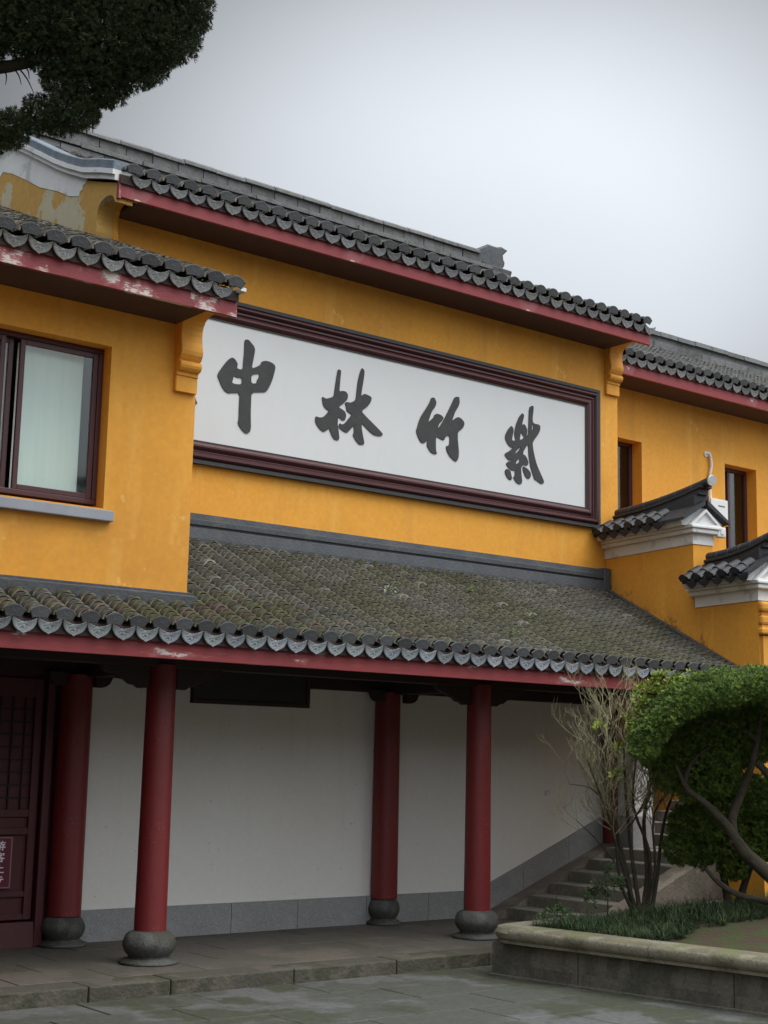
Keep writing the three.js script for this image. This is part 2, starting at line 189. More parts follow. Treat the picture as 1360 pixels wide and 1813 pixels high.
// the fan-shaped end plate that closes a row of cover tiles, and the drip tongue under the pans
const CAP = (() => { const s = new THREE.Shape(); s.moveTo(-0.068, 0.004); s.quadraticCurveTo(-0.080, 0.04, -0.098, 0.064); s.quadraticCurveTo(0, 0.158, 0.098, 0.064); s.quadraticCurveTo(0.080, 0.04, 0.068, 0.004); s.quadraticCurveTo(0, 0.022, -0.068, 0.004);
  const g = new THREE.ExtrudeGeometry(s, { depth: 0.010, bevelEnabled: true, bevelSize: 0.004, bevelThickness: 0.004, bevelSegments: 1, curveSegments: 5 }); g.rotateX(0.30); return uvBox(g); })();
const DRIP = (() => { const s = new THREE.Shape(); s.moveTo(-0.113, 0); s.quadraticCurveTo(0, -0.078, 0.113, 0); s.quadraticCurveTo(0.112, -0.078, 0.052, -0.112); s.quadraticCurveTo(0.018, -0.122, 0, -0.136); s.quadraticCurveTo(-0.018, -0.122, -0.052, -0.112); s.quadraticCurveTo(-0.112, -0.078, -0.113, 0);
  const g = new THREE.ExtrudeGeometry(s, { depth: 0.009, bevelEnabled: true, bevelSize: 0.004, bevelThickness: 0.004, bevelSegments: 1, curveSegments: 6 }).toNonIndexed();
  const p = g.attributes.position, uv = g.attributes.uv; for (let i = 0; i < p.count; i++) uv.setXY(i, p.getX(i) / 0.234 + 0.5, p.getY(i) / 0.155 + 0.97); g.rotateX(0.16); g.computeVertexNormals(); return g; })();
const tileTones = { mossy: (x, z, r) => { const m = sstep(0.38, 0.62, nC(x * 0.11 + 0.3, z * 0.16 + 0.2, 7, 4)), d = r(); let c = mix3([0.165, 0.158, 0.125], [0.130, 0.125, 0.072], m); c = mul3(c, 0.72 + 0.42 * d); return r() > 0.975 ? mul3([0.30, 0.29, 0.24], 0.8 + 0.4 * r()) : c; },
  grey: (x, z, r) => mul3([0.19, 0.187, 0.172], 0.7 + 0.5 * r()), brown: (x, z, r) => mul3([0.155, 0.14, 0.115], 0.5 + 0.8 * r()) };
const m4 = new THREE.Matrix4(), qq = new THREE.Quaternion(), q2 = new THREE.Quaternion(), frus = new THREE.Frustum();
camera.updateProjectionMatrix(); frus.setFromProjectionMatrix(new THREE.Matrix4().multiplyMatrices(camera.projectionMatrix, camera.matrixWorld.clone().invert()));
const variants = new Map(), TONES = [[0.72, 0.72, 0.70], [0.85, 0.85, 0.85], [1, 1, 1], [0.95, 0.97, 0.9], [1.1, 1.1, 1.08]];
function tinted(mat, c) { const k = mat.uuid + c.map(v => Math.round(v * 40)).join(); if (!variants.has(k)) { const m = mat.clone(); m.color.setRGB(...c); variants.set(k, m); } return variants.get(k); }
function tiledRoof(roof, o) {
  const { x0, n, ze, ye, zr, yr, sag = 0.03, tone, dripMat = M.drip, exposure = 0.098, P = 0.237, lastDrip = true, singles = 0, clip = () => true, seed = 1, loose = 0.4 } = o, r = rng(seed);
  const L = Math.hypot(zr - ze, yr - ye), y = t => lerp(ye, yr, t) - sag * 4 * t * (1 - t), list = [];
  const angle = t => Math.atan2(y(t + 0.01) - y(t - 0.01), (ze - zr) * 0.02);
  const put = (x, t, kind, lift) => { const z = lerp(ze, zr, t); if (!clip(x, z)) return; const a = angle(t);
    qq.setFromAxisAngle(V(1, 0, 0), a - (kind ? 0.10 : 0.26) + (r() - 0.5) * 0.05 * loose); q2.setFromAxisAngle(V(0, 1, 0), (r() - 0.5) * 0.07 * loose); qq.multiply(q2);
    const nx = V(0, Math.cos(a), Math.sin(a)), p = V(x + (r() - 0.5) * 0.010 * loose, y(t), z).addScaledVector(nx, lift + (r() - 0.5) * 0.006 * loose), s = 1 + (r() - 0.5) * 0.06 * loose;
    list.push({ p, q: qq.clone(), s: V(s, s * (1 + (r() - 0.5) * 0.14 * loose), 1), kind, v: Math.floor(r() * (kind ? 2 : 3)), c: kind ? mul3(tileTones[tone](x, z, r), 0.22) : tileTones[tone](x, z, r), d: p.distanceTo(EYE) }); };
  for (let i = 0; i < n; i++) { const x = x0 + i * P;
    for (let d = 0.03; d < L; d += exposure) put(x, d / L, 0, 0.040);
    if (lastDrip || i < n - 1) for (let d = 0.0; d < L; d += 0.13) put(x + P / 2, d / L, 1, 0.0);
    if (clip(x, ze)) { const c = part('end_plate', CAP, tinted(M.cap, TONES[Math.floor(r() * 5)]), roof); c.position.set(x + (r() - 0.5) * 0.008, ye + 0.004 + (r() - 0.5) * 0.010, ze + 0.035); c.rotation.set((r() - 0.5) * 0.12, (r() - 0.5) * 0.12, (r() - 0.5) * 0.09); }
    if (clip(x + P / 2, ze) && (lastDrip || i < n - 1)) { const c = part('drip_tile', DRIP, tinted(dripMat, TONES[Math.floor(r() * 5)]), roof); c.position.set(x + P / 2 + (r() - 0.5) * 0.008, ye + 0.012 + (r() - 0.5) * 0.010, ze); c.rotation.set((r() - 0.5) * 0.12, (r() - 0.5) * 0.10, (r() - 0.5) * 0.07); }
  }
  const seen = list.filter(e => !e.kind && frus.containsPoint(e.p)).sort((a, b) => a.d - b.d).slice(0, singles), own = new Set(seen);
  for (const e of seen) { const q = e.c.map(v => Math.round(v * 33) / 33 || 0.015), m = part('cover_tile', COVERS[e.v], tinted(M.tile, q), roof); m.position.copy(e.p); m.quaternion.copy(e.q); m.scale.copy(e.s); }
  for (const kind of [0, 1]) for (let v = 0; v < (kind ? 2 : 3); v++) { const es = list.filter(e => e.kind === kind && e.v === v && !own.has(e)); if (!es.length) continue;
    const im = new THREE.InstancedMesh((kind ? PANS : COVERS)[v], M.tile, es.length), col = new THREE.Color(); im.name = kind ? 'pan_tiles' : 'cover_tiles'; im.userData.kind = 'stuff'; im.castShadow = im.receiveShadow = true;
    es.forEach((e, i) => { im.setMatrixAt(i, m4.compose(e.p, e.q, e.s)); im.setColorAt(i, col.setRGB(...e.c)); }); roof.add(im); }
}
// the deck under the tiles: a slab that follows the slope
function deck(x0, x1, ze, ye, zr, yr, sag, down = 0.10) { const top = [], bot = []; for (let i = 0; i <= 8; i++) { const t = i / 8, z = lerp(ze - 0.03, zr, t), y = lerp(ye, yr, t) - sag * 4 * t * (1 - t) - 0.012; top.push([z, y]); bot.unshift([z, y - down]); } return sweepX([...top, ...bot], x0, x1); }
// a course of ridge tiles: short pieces butted end to end
function course(parent, name, prof, x0, x1, len, mat, seed) { const r = rng(seed), n = Math.round((x1 - x0) / len), l = (x1 - x0) / n; for (let i = 0; i < n; i++) { const dy = (r() - 0.5) * 0.014, dz = (r() - 0.5) * 0.012; part(name, sweepX(prof.map(([z, y]) => [z + dz, y + dy]), x0 + i * l + 0.004, x0 + (i + 1) * l - 0.004, 0.006), tinted(mat, TONES[Math.floor(r() * 5)]), parent); } }
// corbel under the eaves: profile relative to the underside of the fascia
const CORBEL = [[-0.05, -0.677], [0.05, -0.677], [0.05, -0.522], [0.064, -0.516], [0.064, -0.480], [0.098, -0.472], [0.122, -0.448], [0.130, -0.42], [0.122, -0.390], [0.090, -0.370], [0.112, -0.352], [0.134, -0.315], [0.140, -0.275], [0.134, -0.235], [0.118, -0.18], [0.110, -0.12], [0.113, -0.06], [0.128, -0.01], [0.160, 0.035], [0.22, 0.068], [0.32, 0.085], [0.41, 0.075], [0.48, 0.055], [0.535, 0.02], [0.55, 0.004], [0.575, 0.004], [0.575, 0.24], [-0.05, 0.24]];
const corbelGeo = (x0, x1, zw, fb) => sweepX(CORBEL.map(([z, y]) => [z + zw, y + fb]), x0, x1, 0.008);

// ---------------------------------------------------------------- ground, courtyard, platform
const ground = part('ground', uvBox(new THREE.PlaneGeometry(600, 600).rotateX(-Math.PI / 2).translate(0, -0.165, 0)), M.ground); ground.userData.kind = 'structure';
{
  const court = new THREE.Group(); court.name = 'courtyard'; court.userData.kind = 'structure'; scene.add(court);
  const r = rng(3), zs = [2.712, 3.345, 3.98, 4.62, 5.27, 5.92, 6.56, 7.2];
  for (let k = 0; k < zs.length - 1; k++) for (let i = -5; i < 6; i++) { const x0 = -0.15 + i * 1.115 + (k % 2) * 0.06 + 0.17 * k * 0, sh = (k % 2) * 0.5, a = x0 + sh + 0.006, b = x0 + sh + 1.115 - 0.006, dy = (r() - 0.5) * 0.006;
    part('paving_slab', box(a, b, -0.20, -0.13 + dy, zs[k] + 0.005, zs[k + 1] - 0.005, 0.008), M.paving, court); }
  const plat = new THREE.Group(); plat.name = 'platform'; plat.userData.kind = 'structure'; scene.add(plat);
  const ks = [-6.3, -4.9, -3.6, -2.4, -1.15, -0.34, 1.0, 2.25, 3.5, 4.8, 6.1, 7.4, 8.4];
  for (let i = 0; i < ks.length - 1; i++) part('kerb_stone', box(ks[i] + 0.005, ks[i + 1] - 0.005, -0.22, 0.0 + (r() - 0.5) * 0.008, 2.36, 2.712 + (r() - 0.5) * 0.012, 0.014), M.kerb, plat);
  const zf = [-0.02, 0.58, 1.18, 1.77, 2.355]; for (let k = 0; k < 4; k++) for (let i = -8; i < 10; i++) { const a = i * 0.94 + (k % 2) * 0.45 - 0.2; if (a > 5.7 && k < 3) continue; part('floor_slab', box(a + 0.004, a + 0.936, -0.1, (r() - 0.5) * 0.004, zf[k] + 0.003, zf[k + 1] - 0.003, 0.006), M.platform, plat); }
  part('platform_core', box(-9, 8.3, -0.3, -0.02, -0.3, 2.5), M.kerb, plat);
}

// ---------------------------------------------------------------- main hall
const mainHall = thing('main_hall', 'ochre yellow upper hall with a long grey tiled roof, carrying the big white name sign', 'temple hall');
{
  const o = mainHall, fb = 8.05;
  part('wall', merge([box(-0.02, 8.443, 4.3, 8.32, -0.32, 0), box(8.12, 8.44, 3, 8.32, -5.2, -0.32), box(-0.02, 8.443, 0, 8.3, -5.5, -5.2)]), M.yellow, o);
  part('lower_wall', box(-0.02, 8.11, 2.8, 4.298, -0.30, -0.02), M.darkRoom, o);
  // gable wall, facing left, with its stepped white band
  const gtop = [[0.575, 8.24], [0.3, 8.35], [-0.17, 8.50], [-0.6, 8.69], [-0.95, 8.86], [-1.45, 9.13], [-1.9, 9.37], [-2.3, 9.57], [-2.62, 9.70], [-2.95, 9.57], [-3.4, 9.35], [-4.4, 8.85], [-5.5, 8.4]];
  part('gable', sweepX([...gtop, [-5.5, 0], [0, 0], [0, 7.37], ...CORBEL.slice(1, -5).concat([[0.42, 0.068], [0.48, 0.045], [0.525, -0.005], [0.545, -0.05], [0.575, -0.05]]).map(([z, y]) => [z, y + fb])], -0.22, -0.02), M.oldYellow, o, 'faded yellow gable wall with peeling paint');
  const bandTop = gtop.slice(2, 12).map(([z, y]) => [z, y + 0.004]), bandBot = gtop.slice(2, 12).map(([z, y], i) => [z - (i ? 0.02 : -0.02), y - (i === 0 ? 0.12 : i < 3 ? 0.27 : 0.34)]).reverse();
  part('white_band', sweepX([...bandTop, ...bandBot.slice(0, -1), [-0.37, 8.345], [-0.34, 8.40], [-0.29, 8.40], [-0.28, 8.45], [-0.23, 8.45]], -0.226, -0.217), M.trimWhite, o);
  const off = (d0, d1) => [...gtop.map(([z, y]) => [z + (z > 0.5 ? 0.03 : 0), y + d1]), ...gtop.slice().reverse().map(([z, y]) => [z + (z > 0.5 ? 0.03 : 0), y + d0])];
  part('verge_moulding', merge([sweepX(off(-0.006, 0.055), -0.27, -0.03), sweepX(off(0.056, 0.115), -0.30, -0.03)]), M.trimWhite, o);
  part('verge_ridge', sweepX(off(0.116, 0.235).map(([z, y]) => [z - 0.02, y]), -0.285, -0.05, 0.012), M.blueVerge, o);
  part('corbel', corbelGeo(-0.019, 0.055, 0, fb), M.yellow, o); part('corbel', corbelGeo(8.165, 8.44, 0.001, fb), M.yellow, o);
  part('fascia', box(-0.19, 8.487, fb, fb + 0.25, 0.58, 0.62, 0.004), M.cleanFascia, o);
  part('fascia_end', box(-0.222, -0.191, fb - 0.02, fb + 0.26, 0.57, 0.625, 0.004), M.wornFascia, o);
  part('soffit', box(0.057, 8.163, fb + 0.006, fb + 0.05, 0.001, 0.579), M.soffit, o);
  const roof = part('roof', deck(-0.22, 8.48, 0.68, fb + 0.26, -2.6, 9.80, 0.13), M.darkWood, o);
  part('back_slope', sweepX([[-2.6, 9.78], [-2.6, 9.66], [-5.9, 8.1], [-5.9, 8.25]], -0.22, 8.48), M.darkWood, o);
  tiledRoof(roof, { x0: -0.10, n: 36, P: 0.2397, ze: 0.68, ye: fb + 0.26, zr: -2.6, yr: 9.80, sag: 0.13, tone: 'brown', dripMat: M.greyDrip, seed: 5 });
  // main ridge of stacked tiles in two courses, with its up-curled end
  const rg = part('ridge', sweepX([[-2.44, 9.66], [-2.44, 9.90], [-2.49, 9.92], [-2.49, 10.12], [-2.71, 10.12], [-2.71, 9.92], [-2.78, 9.90], [-2.78, 9.66]], -0.2, 8.1, 0.01), M.greyRidge, o);
  course(rg, 'ridge_tile', [[-2.42, 9.72], [-2.42, 9.89], [-2.46, 9.895], [-2.50, 9.895], [-2.50, 9.72]], -0.2, 8.1, 0.62, M.greyRidge, 3);
  course(rg, 'ridge_tile', [[-2.39, 9.90], [-2.39, 9.965], [-2.44, 9.985], [-2.56, 9.985], [-2.56, 9.90]], -0.2, 8.1, 0.95, M.greyRidge, 4);
  course(rg, 'ridge_tile', [[-2.46, 9.99], [-2.46, 10.115], [-2.55, 10.115], [-2.55, 9.99]], -0.2, 7.9, 0.40, M.greyRidge, 5);
  course(rg, 'ridge_tile', [[-2.42, 10.12], [-2.43, 10.165], [-2.48, 10.205], [-2.6, 10.22], [-2.72, 10.205], [-2.77, 10.165], [-2.78, 10.12]], -0.2, 7.86, 0.52, M.greyRidge, 6);
  part('ridge_foot', sweepX([[-2.42, 9.62], [-2.42, 9.90], [-2.40, 9.96], [-2.47, 10.0], [-2.73, 10.0], [-2.80, 9.96], [-2.80, 9.62]], 8.101, 8.54, 0.02), M.greyRidge, rg);
  part('ridge_finial', plate([[7.78, 10.0], [8.40, 9.94], [8.40, 10.02], [8.43, 10.06], [8.44, 10.12], [8.41, 10.16], [8.40, 10.24], [8.50, 10.34], [8.42, 10.36], [8.36, 10.375], [8.26, 10.345], [8.16, 10.345], [8.06, 10.35], [7.98, 10.30], [7.90, 10.26], [7.82, 10.22]], -2.74, -2.46, [], 0.03), M.cap, rg);
}

// ---------------------------------------------------------------- name sign on the main wall
const SIGN = [
  { at: [1.9, 6.49], outlines: [[-47,450,-15,467,13,465,46,440,92,403,110,361,101,296,88,224,72,119,140,153,199,192,206,228,266,254,331,252,390,235,416,200,402,134,377,38,344,-46,294,-132,234,-149,81,-176,79,-315,81,-453,94,-652,36,-699,-17,-676,-74,-623,-96,-582,-86,-536,-88,-412,-85,-212,-187,-230,-246,-247,-298,-225,-339,-181,-385,-100,-407,-49,-386,-4,-328,83,-268,163,-215,204,-175,195,-142,159,-129,134,-138,87,-106,76,-55,85,-52,197,-44,289]], holes: [[-185,-15,-125,-29,-62,-17,-58,-103,-137,-117,-205,-112,-194,-79], [64,41,191,81,178,23,151,-24,153,-55,69,-70]] },
  { at: [3.21, 6.32], outlines: [[49,519,95,516,100,490,87,336,81,233,131,253,186,251,219,216,212,154,163,100,74,28,139,9,185,-17,201,-68,180,-124,143,-134,106,-113,74,-96,67,-172,84,-267,106,-391,34,-402,-12,-364,-56,-282,-61,-267,-139,-328,-194,-307,-249,-260,-282,-202,-271,-141,-226,-153,-173,-144,-129,-114,-69,-41,-114,-30,-165,14,-186,108,-173,121,-119,104,-56,130,-3,154,11,270,30,409], [426,608,464,588,474,559,459,441,439,323,428,229,473,275,539,267,601,247,584,179,530,109,434,39,501,-11,606,-78,722,-151,795,-205,781,-230,724,-246,639,-240,553,-193,443,-115,450,-186,471,-274,497,-361,489,-393,419,-403,372,-373,309,-296,327,-266,324,-169,275,-222,217,-284,148,-264,83,-230,99,-171,136,-187,181,-161,225,-109,287,-31,259,-24,203,1,192,59,173,98,209,123,255,115,341,161,352,254,366,409,391,513]], holes: [] },
  { at: [5.0, 6.36], outlines: [[-197,374,-142,386,-112,345,-104,312,-125,257,-182,190,-209,122,-244,28,-144,116,-144,141,-90,176,-13,166,29,132,-4,87,-54,38,-75,-34,-17,39,40,128,111,256,176,377,220,460,302,468,299,433,307,393,282,331,231,258,202,190,174,113,225,159,284,191,337,177,391,139,395,99,362,41,281,-18,278,-105,291,-190,304,-303,294,-385,258,-431,198,-411,123,-359,81,-290,76,-240,132,-231,137,-92,74,-105,38,-174,-13,-164,-102,-138,-104,-221,-98,-346,-79,-360,-90,-378,-141,-383,-199,-361,-244,-310,-259,-284,-253,-204,-281,-248,-324,-266,-367,-256,-412,-195,-446,-121,-429,-73,-396,35,-354,110,-291,200,-221,303]], holes: [] },
  { at: [6.47, 6.32], outlines: [[128,581,184,618,216,610,212,546,194,439,204,364,345,366,346,289,299,212,196,92,206,17,235,-96,283,-221,349,-322,434,-448,387,-482,331,-469,274,-442,242,-440,199,-356,152,-246,123,-112,113,38,89,31,2,-99,77,-126,124,-209,105,-253,64,-259,17,-258,-24,-305,-14,-386,6,-520,-58,-545,-114,-522,-169,-462,-137,-430,-138,-355,-188,-369,-252,-344,-302,-297,-293,-269,-226,-238,-176,-204,-248,-238,-290,-207,-335,-166,-317,-140,-254,-106,-173,-46,-228,-41,-283,-2,-329,66,-320,122,-276,198,-212,266,-175,241,-166,194,-184,137,-197,56,-128,63,-152,142,-148,204,-121,298,-76,395,-39,442,-2,480,35,455,17,389,-10,305,36,330,74,294,97,243,88,186,70,162,112,190,116,280,119,392], [-274,-351,-220,-380,-201,-439,-187,-484,-223,-510,-278,-483,-324,-422,-324,-381], [22,-275,106,-301,162,-348,171,-381,153,-431,107,-445,60,-417,23,-353,9,-301]], holes: [[185,347,213,345,205,267,176,259], [-23,210,5,173,42,141,-8,95,-55,85,-41,159], [-26,-7,-44,-48,-117,-117,-140,-117,-99,-56], [-43,-171,-52,-227,-98,-261,-134,-266,-98,-206]] },
  { at: [1.05, 6.11], outlines: [[-234,102,98,107,141,32,200,-87,-219,-178]], holes: [] },
];
{
  const o = thing('name_sign', 'long white name board in a maroon moulded frame with four large dark brushed characters', 'sign');
  part('panel', box(0.35, 7.75, 5.55, 7.17, 0.006, 0.03), M.panel, o);
  const frame = (x0, y0, x1, y1, prof) => { const S = [[[x0, y1], [1, 0], [0, -1], x1 - x0], [[x1, y1], [0, -1], [-1, 0], y1 - y0], [[x1, y0], [-1, 0], [0, 1], x1 - x0], [[x0, y0], [0, 1], [1, 0], y1 - y0]];
    return S.map(([a, e, n, len]) => { const pos = [], idx = [], m = prof.length; for (const end of [0, 1]) for (const [d, h] of prof) { const s = end ? len - d : d; pos.push(a[0] + e[0] * s + n[0] * d, a[1] + e[1] * s + n[1] * d, h); }
      for (let i = 0; i < m; i++) { const j = (i + 1) % m; idx.push(i, j, m + i, j, m + j, m + i); } const g = new THREE.BufferGeometry(); g.setAttribute('position', new THREE.Float32BufferAttribute(pos, 3)); g.setIndex(idx); return uvBox(g); }); };
  const half = (d0, d1, h0, h1, k = 5) => Array.from({ length: k + 1 }, (_, i) => [lerp(d0, d1, i / k), h0 + (h1 - h0) * Math.sin(Math.PI * i / k)]);
  const bb = [0.3, 5.333, 8.0, 7.385];
  for (const g of frame(...bb, [[0, 0.002], [0, 0.075], [0.045, 0.075], [0.045, 0.002]])) part('outer_border', g, M.blackTrim, o);
  for (const g of frame(...bb, [[0.046, 0.002], [0.046, 0.05], ...half(0.05, 0.125, 0.06, 0.105), [0.128, 0.058], [0.14, 0.058], [0.142, 0.066], [0.152, 0.066], [0.154, 0.05], ...half(0.16, 0.262, 0.045, 0.082), [0.264, 0.04], [0.264, 0.002]])) part('frame_rail', g, M.maroon, o);
  for (const g of frame(...bb, [[0.265, 0.002], [0.265, 0.046], [0.278, 0.046], [0.278, 0.002]])) part('inner_fillet', g, M.blackTrim, o);
  const pts = a => { let p = []; for (let i = 0; i < a.length; i += 2) p.push([a[i] / 1000, a[i + 1] / 1000]); const q = []; p.forEach((c, i) => { const d = p[(i + 1) % p.length]; q.push([c[0] * 0.78 + d[0] * 0.22, c[1] * 0.78 + d[1] * 0.22], [c[0] * 0.22 + d[0] * 0.78, c[1] * 0.22 + d[1] * 0.78]); }); return q; };
  for (const c of SIGN) { const m = part('character', merge(c.outlines.map((l, i) => plate(pts(l), 0.031, 0.042, i ? [] : c.holes.map(pts), 0.002))), M.letter, o); m.position.set(c.at[0], c.at[1], 0); }
}

// ---------------------------------------------------------------- left wing
{
  const o = thing('side_wing', 'yellow two storey wing standing forward at the left, with a wide maroon window', 'temple wing'), zw = 2.2, fb = 6.20;
  const W = [-3.6, -1.001, 4.262, 5.842];
  part('wall', merge([plate([[-4.38, 3.42], [-0.056, 3.42], [-0.056, 6.42], [-4.38, 6.42]], zw - 0.3, zw, [[[W[0], W[2]], [W[1], W[2]], [W[1], W[3]], [W[0], W[3]]]]), box(-0.35, -0.058, 3.42, 6.42, 0.02, zw - 0.301), box(-4.38, -4.1, 3.42, 6.42, -4, zw - 0.301)]), M.yellow, o);
  part('inner_wall', merge([box(-4.09, -0.36, 3.42, 6.4, 0.9, 1.0), box(-4.09, -0.36, 3.3, 3.42, 1.0, 1.89)]), M.darkRoom, o);
  part('wall_flashing', sweepX([[zw + 0.001, 3.38], [zw + 0.075, 3.38], [zw + 0.075, 3.50], [zw + 0.05, 3.515], [zw + 0.05, 3.535], [zw + 0.001, 3.545]], -4.38, 0.005, 0.004), M.ridge, o);
  // window
  const w = new THREE.Group(); w.name = 'window'; o.add(w); const F = M.windowFrame, y0 = W[2] + 0.05, y1 = W[3];
  part('window_frame', merge([box(W[0], W[1] - 0.001, y1 - 0.05, y1 - 0.001, zw - 0.26, zw - 0.15, 0.006), box(W[0], W[1] - 0.001, y0, y0 + 0.05, zw - 0.26, zw - 0.15, 0.006), box(W[1] - 0.051, W[1] - 0.001, y0 + 0.051, y1 - 0.051, zw - 0.26, zw - 0.15, 0.006), box(W[0], W[0] + 0.05, y0 + 0.051, y1 - 0.051, zw - 0.26, zw - 0.15, 0.006)]), F, w);
  const sash = (x0, x1, z) => merge([box(x0, x0 + 0.05, y0 + 0.052, y1 - 0.052, z, z + 0.035, 0.004), box(x1 - 0.05, x1, y0 + 0.052, y1 - 0.052, z, z + 0.035, 0.004), box(x0 + 0.051, x1 - 0.051, y0 + 0.052, y0 + 0.10, z, z + 0.035, 0.004), box(x0 + 0.051, x1 - 0.051, y1 - 0.10, y1 - 0.052, z, z + 0.035, 0.004)]);
  part('sash', sash(-1.855, -1.055, zw - 0.195), F, w); part('sash', sash(-2.86, -2.00, zw - 0.195), F, w); part('sash', sash(-3.55, -1.90, zw - 0.25), F, w);
  for (const [a, b, z] of [[-1.804, -1.106, -0.178], [-2.809, -2.051, -0.178], [-3.5, -1.951, -0.232]]) part('pane', box(a, b, y0 + 0.101, y1 - 0.101, zw + z - 0.003, zw + z + 0.003), M.glass, w);
  const folds = new THREE.PlaneGeometry(0.68, 1.46, 80, 1), fp = folds.attributes.position; for (let i = 0; i < fp.count; i++) fp.setZ(i, 0.0012 * Math.sin(fp.getX(i) * 30) + 0.0006 * Math.sin(fp.getX(i) * 83 + 1)); folds.computeVertexNormals();
  const ca = part('curtain', folds.clone().translate(-1.495, 5.05, zw - 0.275), M.curtain, w); part('curtain', folds.clone().translate(-2.24, 5.05, zw - 0.282), M.curtain, w);
  part('window_sill', box(-3.7, -0.923, 4.135, 4.236, zw - 0.2, zw + 0.08, 0.008), M.sill, o);
  part('corbel', corbelGeo(-0.314, -0.066, zw, fb), M.yellow, o);
  part('fascia', box(-4.38, 0.004, fb, fb + 0.25, zw + 0.58, zw + 0.62, 0.004), M.wornFascia, o, 'red eaves board with much flaking paint');
  part('soffit', box(-4.38, -0.316, fb + 0.006, fb + 0.05, zw + 0.001, zw + 0.579), M.soffit, o);
  const clip = (x, z) => z > 0.05 || x < -0.34, yr = 8.86, zr = -2.78;
  const roof = part('roof', merge([deck(-4.38, -0.23, 2.88, fb + 0.26, zr, yr, 0.02), deck(-0.229, 0.0, 2.88, fb + 0.26, 0.01, 7.65, 0)]), M.darkWood, o);
  tiledRoof(roof, { x0: -0.0865 - 0.237 * 17, n: 18, lastDrip: false, ze: 2.88, ye: fb + 0.26, zr, yr, sag: 0.02, tone: 'brown', dripMat: M.greyDrip, clip, seed: 9 });
  part('verge_end', box(-0.03, 0.035, fb + 0.235, fb + 0.275, 2.80, 2.93, 0.006), M.trimWhite, o);
}

// unseen wing, added at the left to block light from that side
{
  const o = thing('added_wing', 'unseen two storey wing added outside the frame to block light from the left', 'temple wing');
  part('wall', box(-11, -4.4, 3.0, 7.0, -3, 6.2), M.yellow, o); part('lower_wall', box(-11, -4.42, -0.2, 2.998, -3, 6.1), M.doorRed, o); part('eaves', box(-11.6, -3.9, 6.8, 6.998, 6.201, 6.7), M.fascia, o);
  part('roof', sweepX([[6.9, 7.0], [1.6, 9.6], [-3.7, 7.0]], -11.6, -3.95), M.cap, o);
}

// ---------------------------------------------------------------- right hall
{
  const o = thing('right_hall', 'yellow hall set back at the far right, two narrow dark windows under its eave', 'temple hall'), zw = -0.9, fb = 7.87;
  const W = [[9.40, 9.977, 5.55, 7.062], [12.038, 12.877, 5.40, 7.012]];
  part('wall', merge([plate([[8.46, 3.0], [17, 3.0], [17, 8.15], [8.46, 8.15]], zw - 0.3, zw, W.map(w => [[w[0], w[2]], [w[1], w[2]], [w[1], w[3]], [w[0], w[3]]])), box(16.7, 17, 3, 8.1, -6.5, zw - 0.301), box(8.46, 17, 3, 8.1, -6.8, -6.501)]), M.yellow, o);
  part('inner_wall', box(8.5, 16.6, 3, 8.0, zw - 1.6, zw - 1.5), M.darkRoom, o);
  for (const [i, [a, b, c, d]] of W.entries()) { const w = new THREE.Group(); w.name = 'window'; o.add(w); const z = zw - 0.20;
    part('window_frame', merge([box(a, b, d - 0.06, d - 0.001, z - 0.06, z, 0.006), box(a, b, c, c + 0.06, z - 0.06, z, 0.006), box(a + 0.001, a + 0.06, c + 0.061, d - 0.061, z - 0.06, z, 0.006), box(b - 0.06, b - 0.001, c + 0.061, d - 0.061, z - 0.06, z, 0.006), box((a + b) / 2 - 0.10, (a + b) / 2 - 0.04, c + 0.061, d - 0.061, z - 0.061, z - 0.002, 0.006)]), M.windowFrame, w);
    part('pane', box(a + 0.06, b - 0.06, c + 0.06, d - 0.06, z - 0.04, z - 0.034), M.glass, w);
    if (!i) part('blind', merge(Array.from({ length: 6 }, (_, k) => box(a + 0.07, a + 0.32, 6.20 + k * 0.135, 6.325 + k * 0.135, z - 0.14 - (k % 2) * 0.01, z - 0.13))), M.curtain, w); }
  part('fascia', box(8.66, 17, fb, fb + 0.27, zw + 0.58, zw + 0.62, 0.004), M.cleanFascia, o);
  part('soffit', box(8.47, 17, fb + 0.006, fb + 0.05, zw + 0.001, zw + 0.579), M.soffit, o);
  const roof = part('roof', deck(8.5, 17, -0.22, fb + 0.28, -3.3, 9.66, 0.10), M.darkWood, o);
  part('back_slope', sweepX([[-3.3, 9.64], [-3.3, 9.55], [-6.9, 8.0], [-6.9, 8.15]], 8.5, 17), M.darkWood, o);
  tiledRoof(roof, { x0: 8.664, n: 36, P: 0.2296, ze: -0.22, ye: fb + 0.28, zr: -3.3, yr: 9.66, sag: 0.10, tone: 'grey', dripMat: M.greyDrip, seed: 13 });
  const rg = part('ridge', sweepX([[-3.15, 9.55], [-3.15, 9.80], [-3.20, 9.82], [-3.20, 9.95], [-3.42, 9.95], [-3.46, 9.55]], 8.6, 17, 0.01), M.greyRidge, o);
  course(rg, 'ridge_tile', [[-3.12, 9.62], [-3.12, 9.80], [-3.22, 9.82], [-3.22, 9.62]], 8.6, 17, 0.7, M.greyRidge, 7);
  course(rg, 'ridge_tile', [[-3.14, 9.93], [-3.16, 10.02], [-3.3, 10.06], [-3.44, 10.02], [-3.46, 9.93]], 8.6, 17, 0.5, M.greyRidge, 8);
}
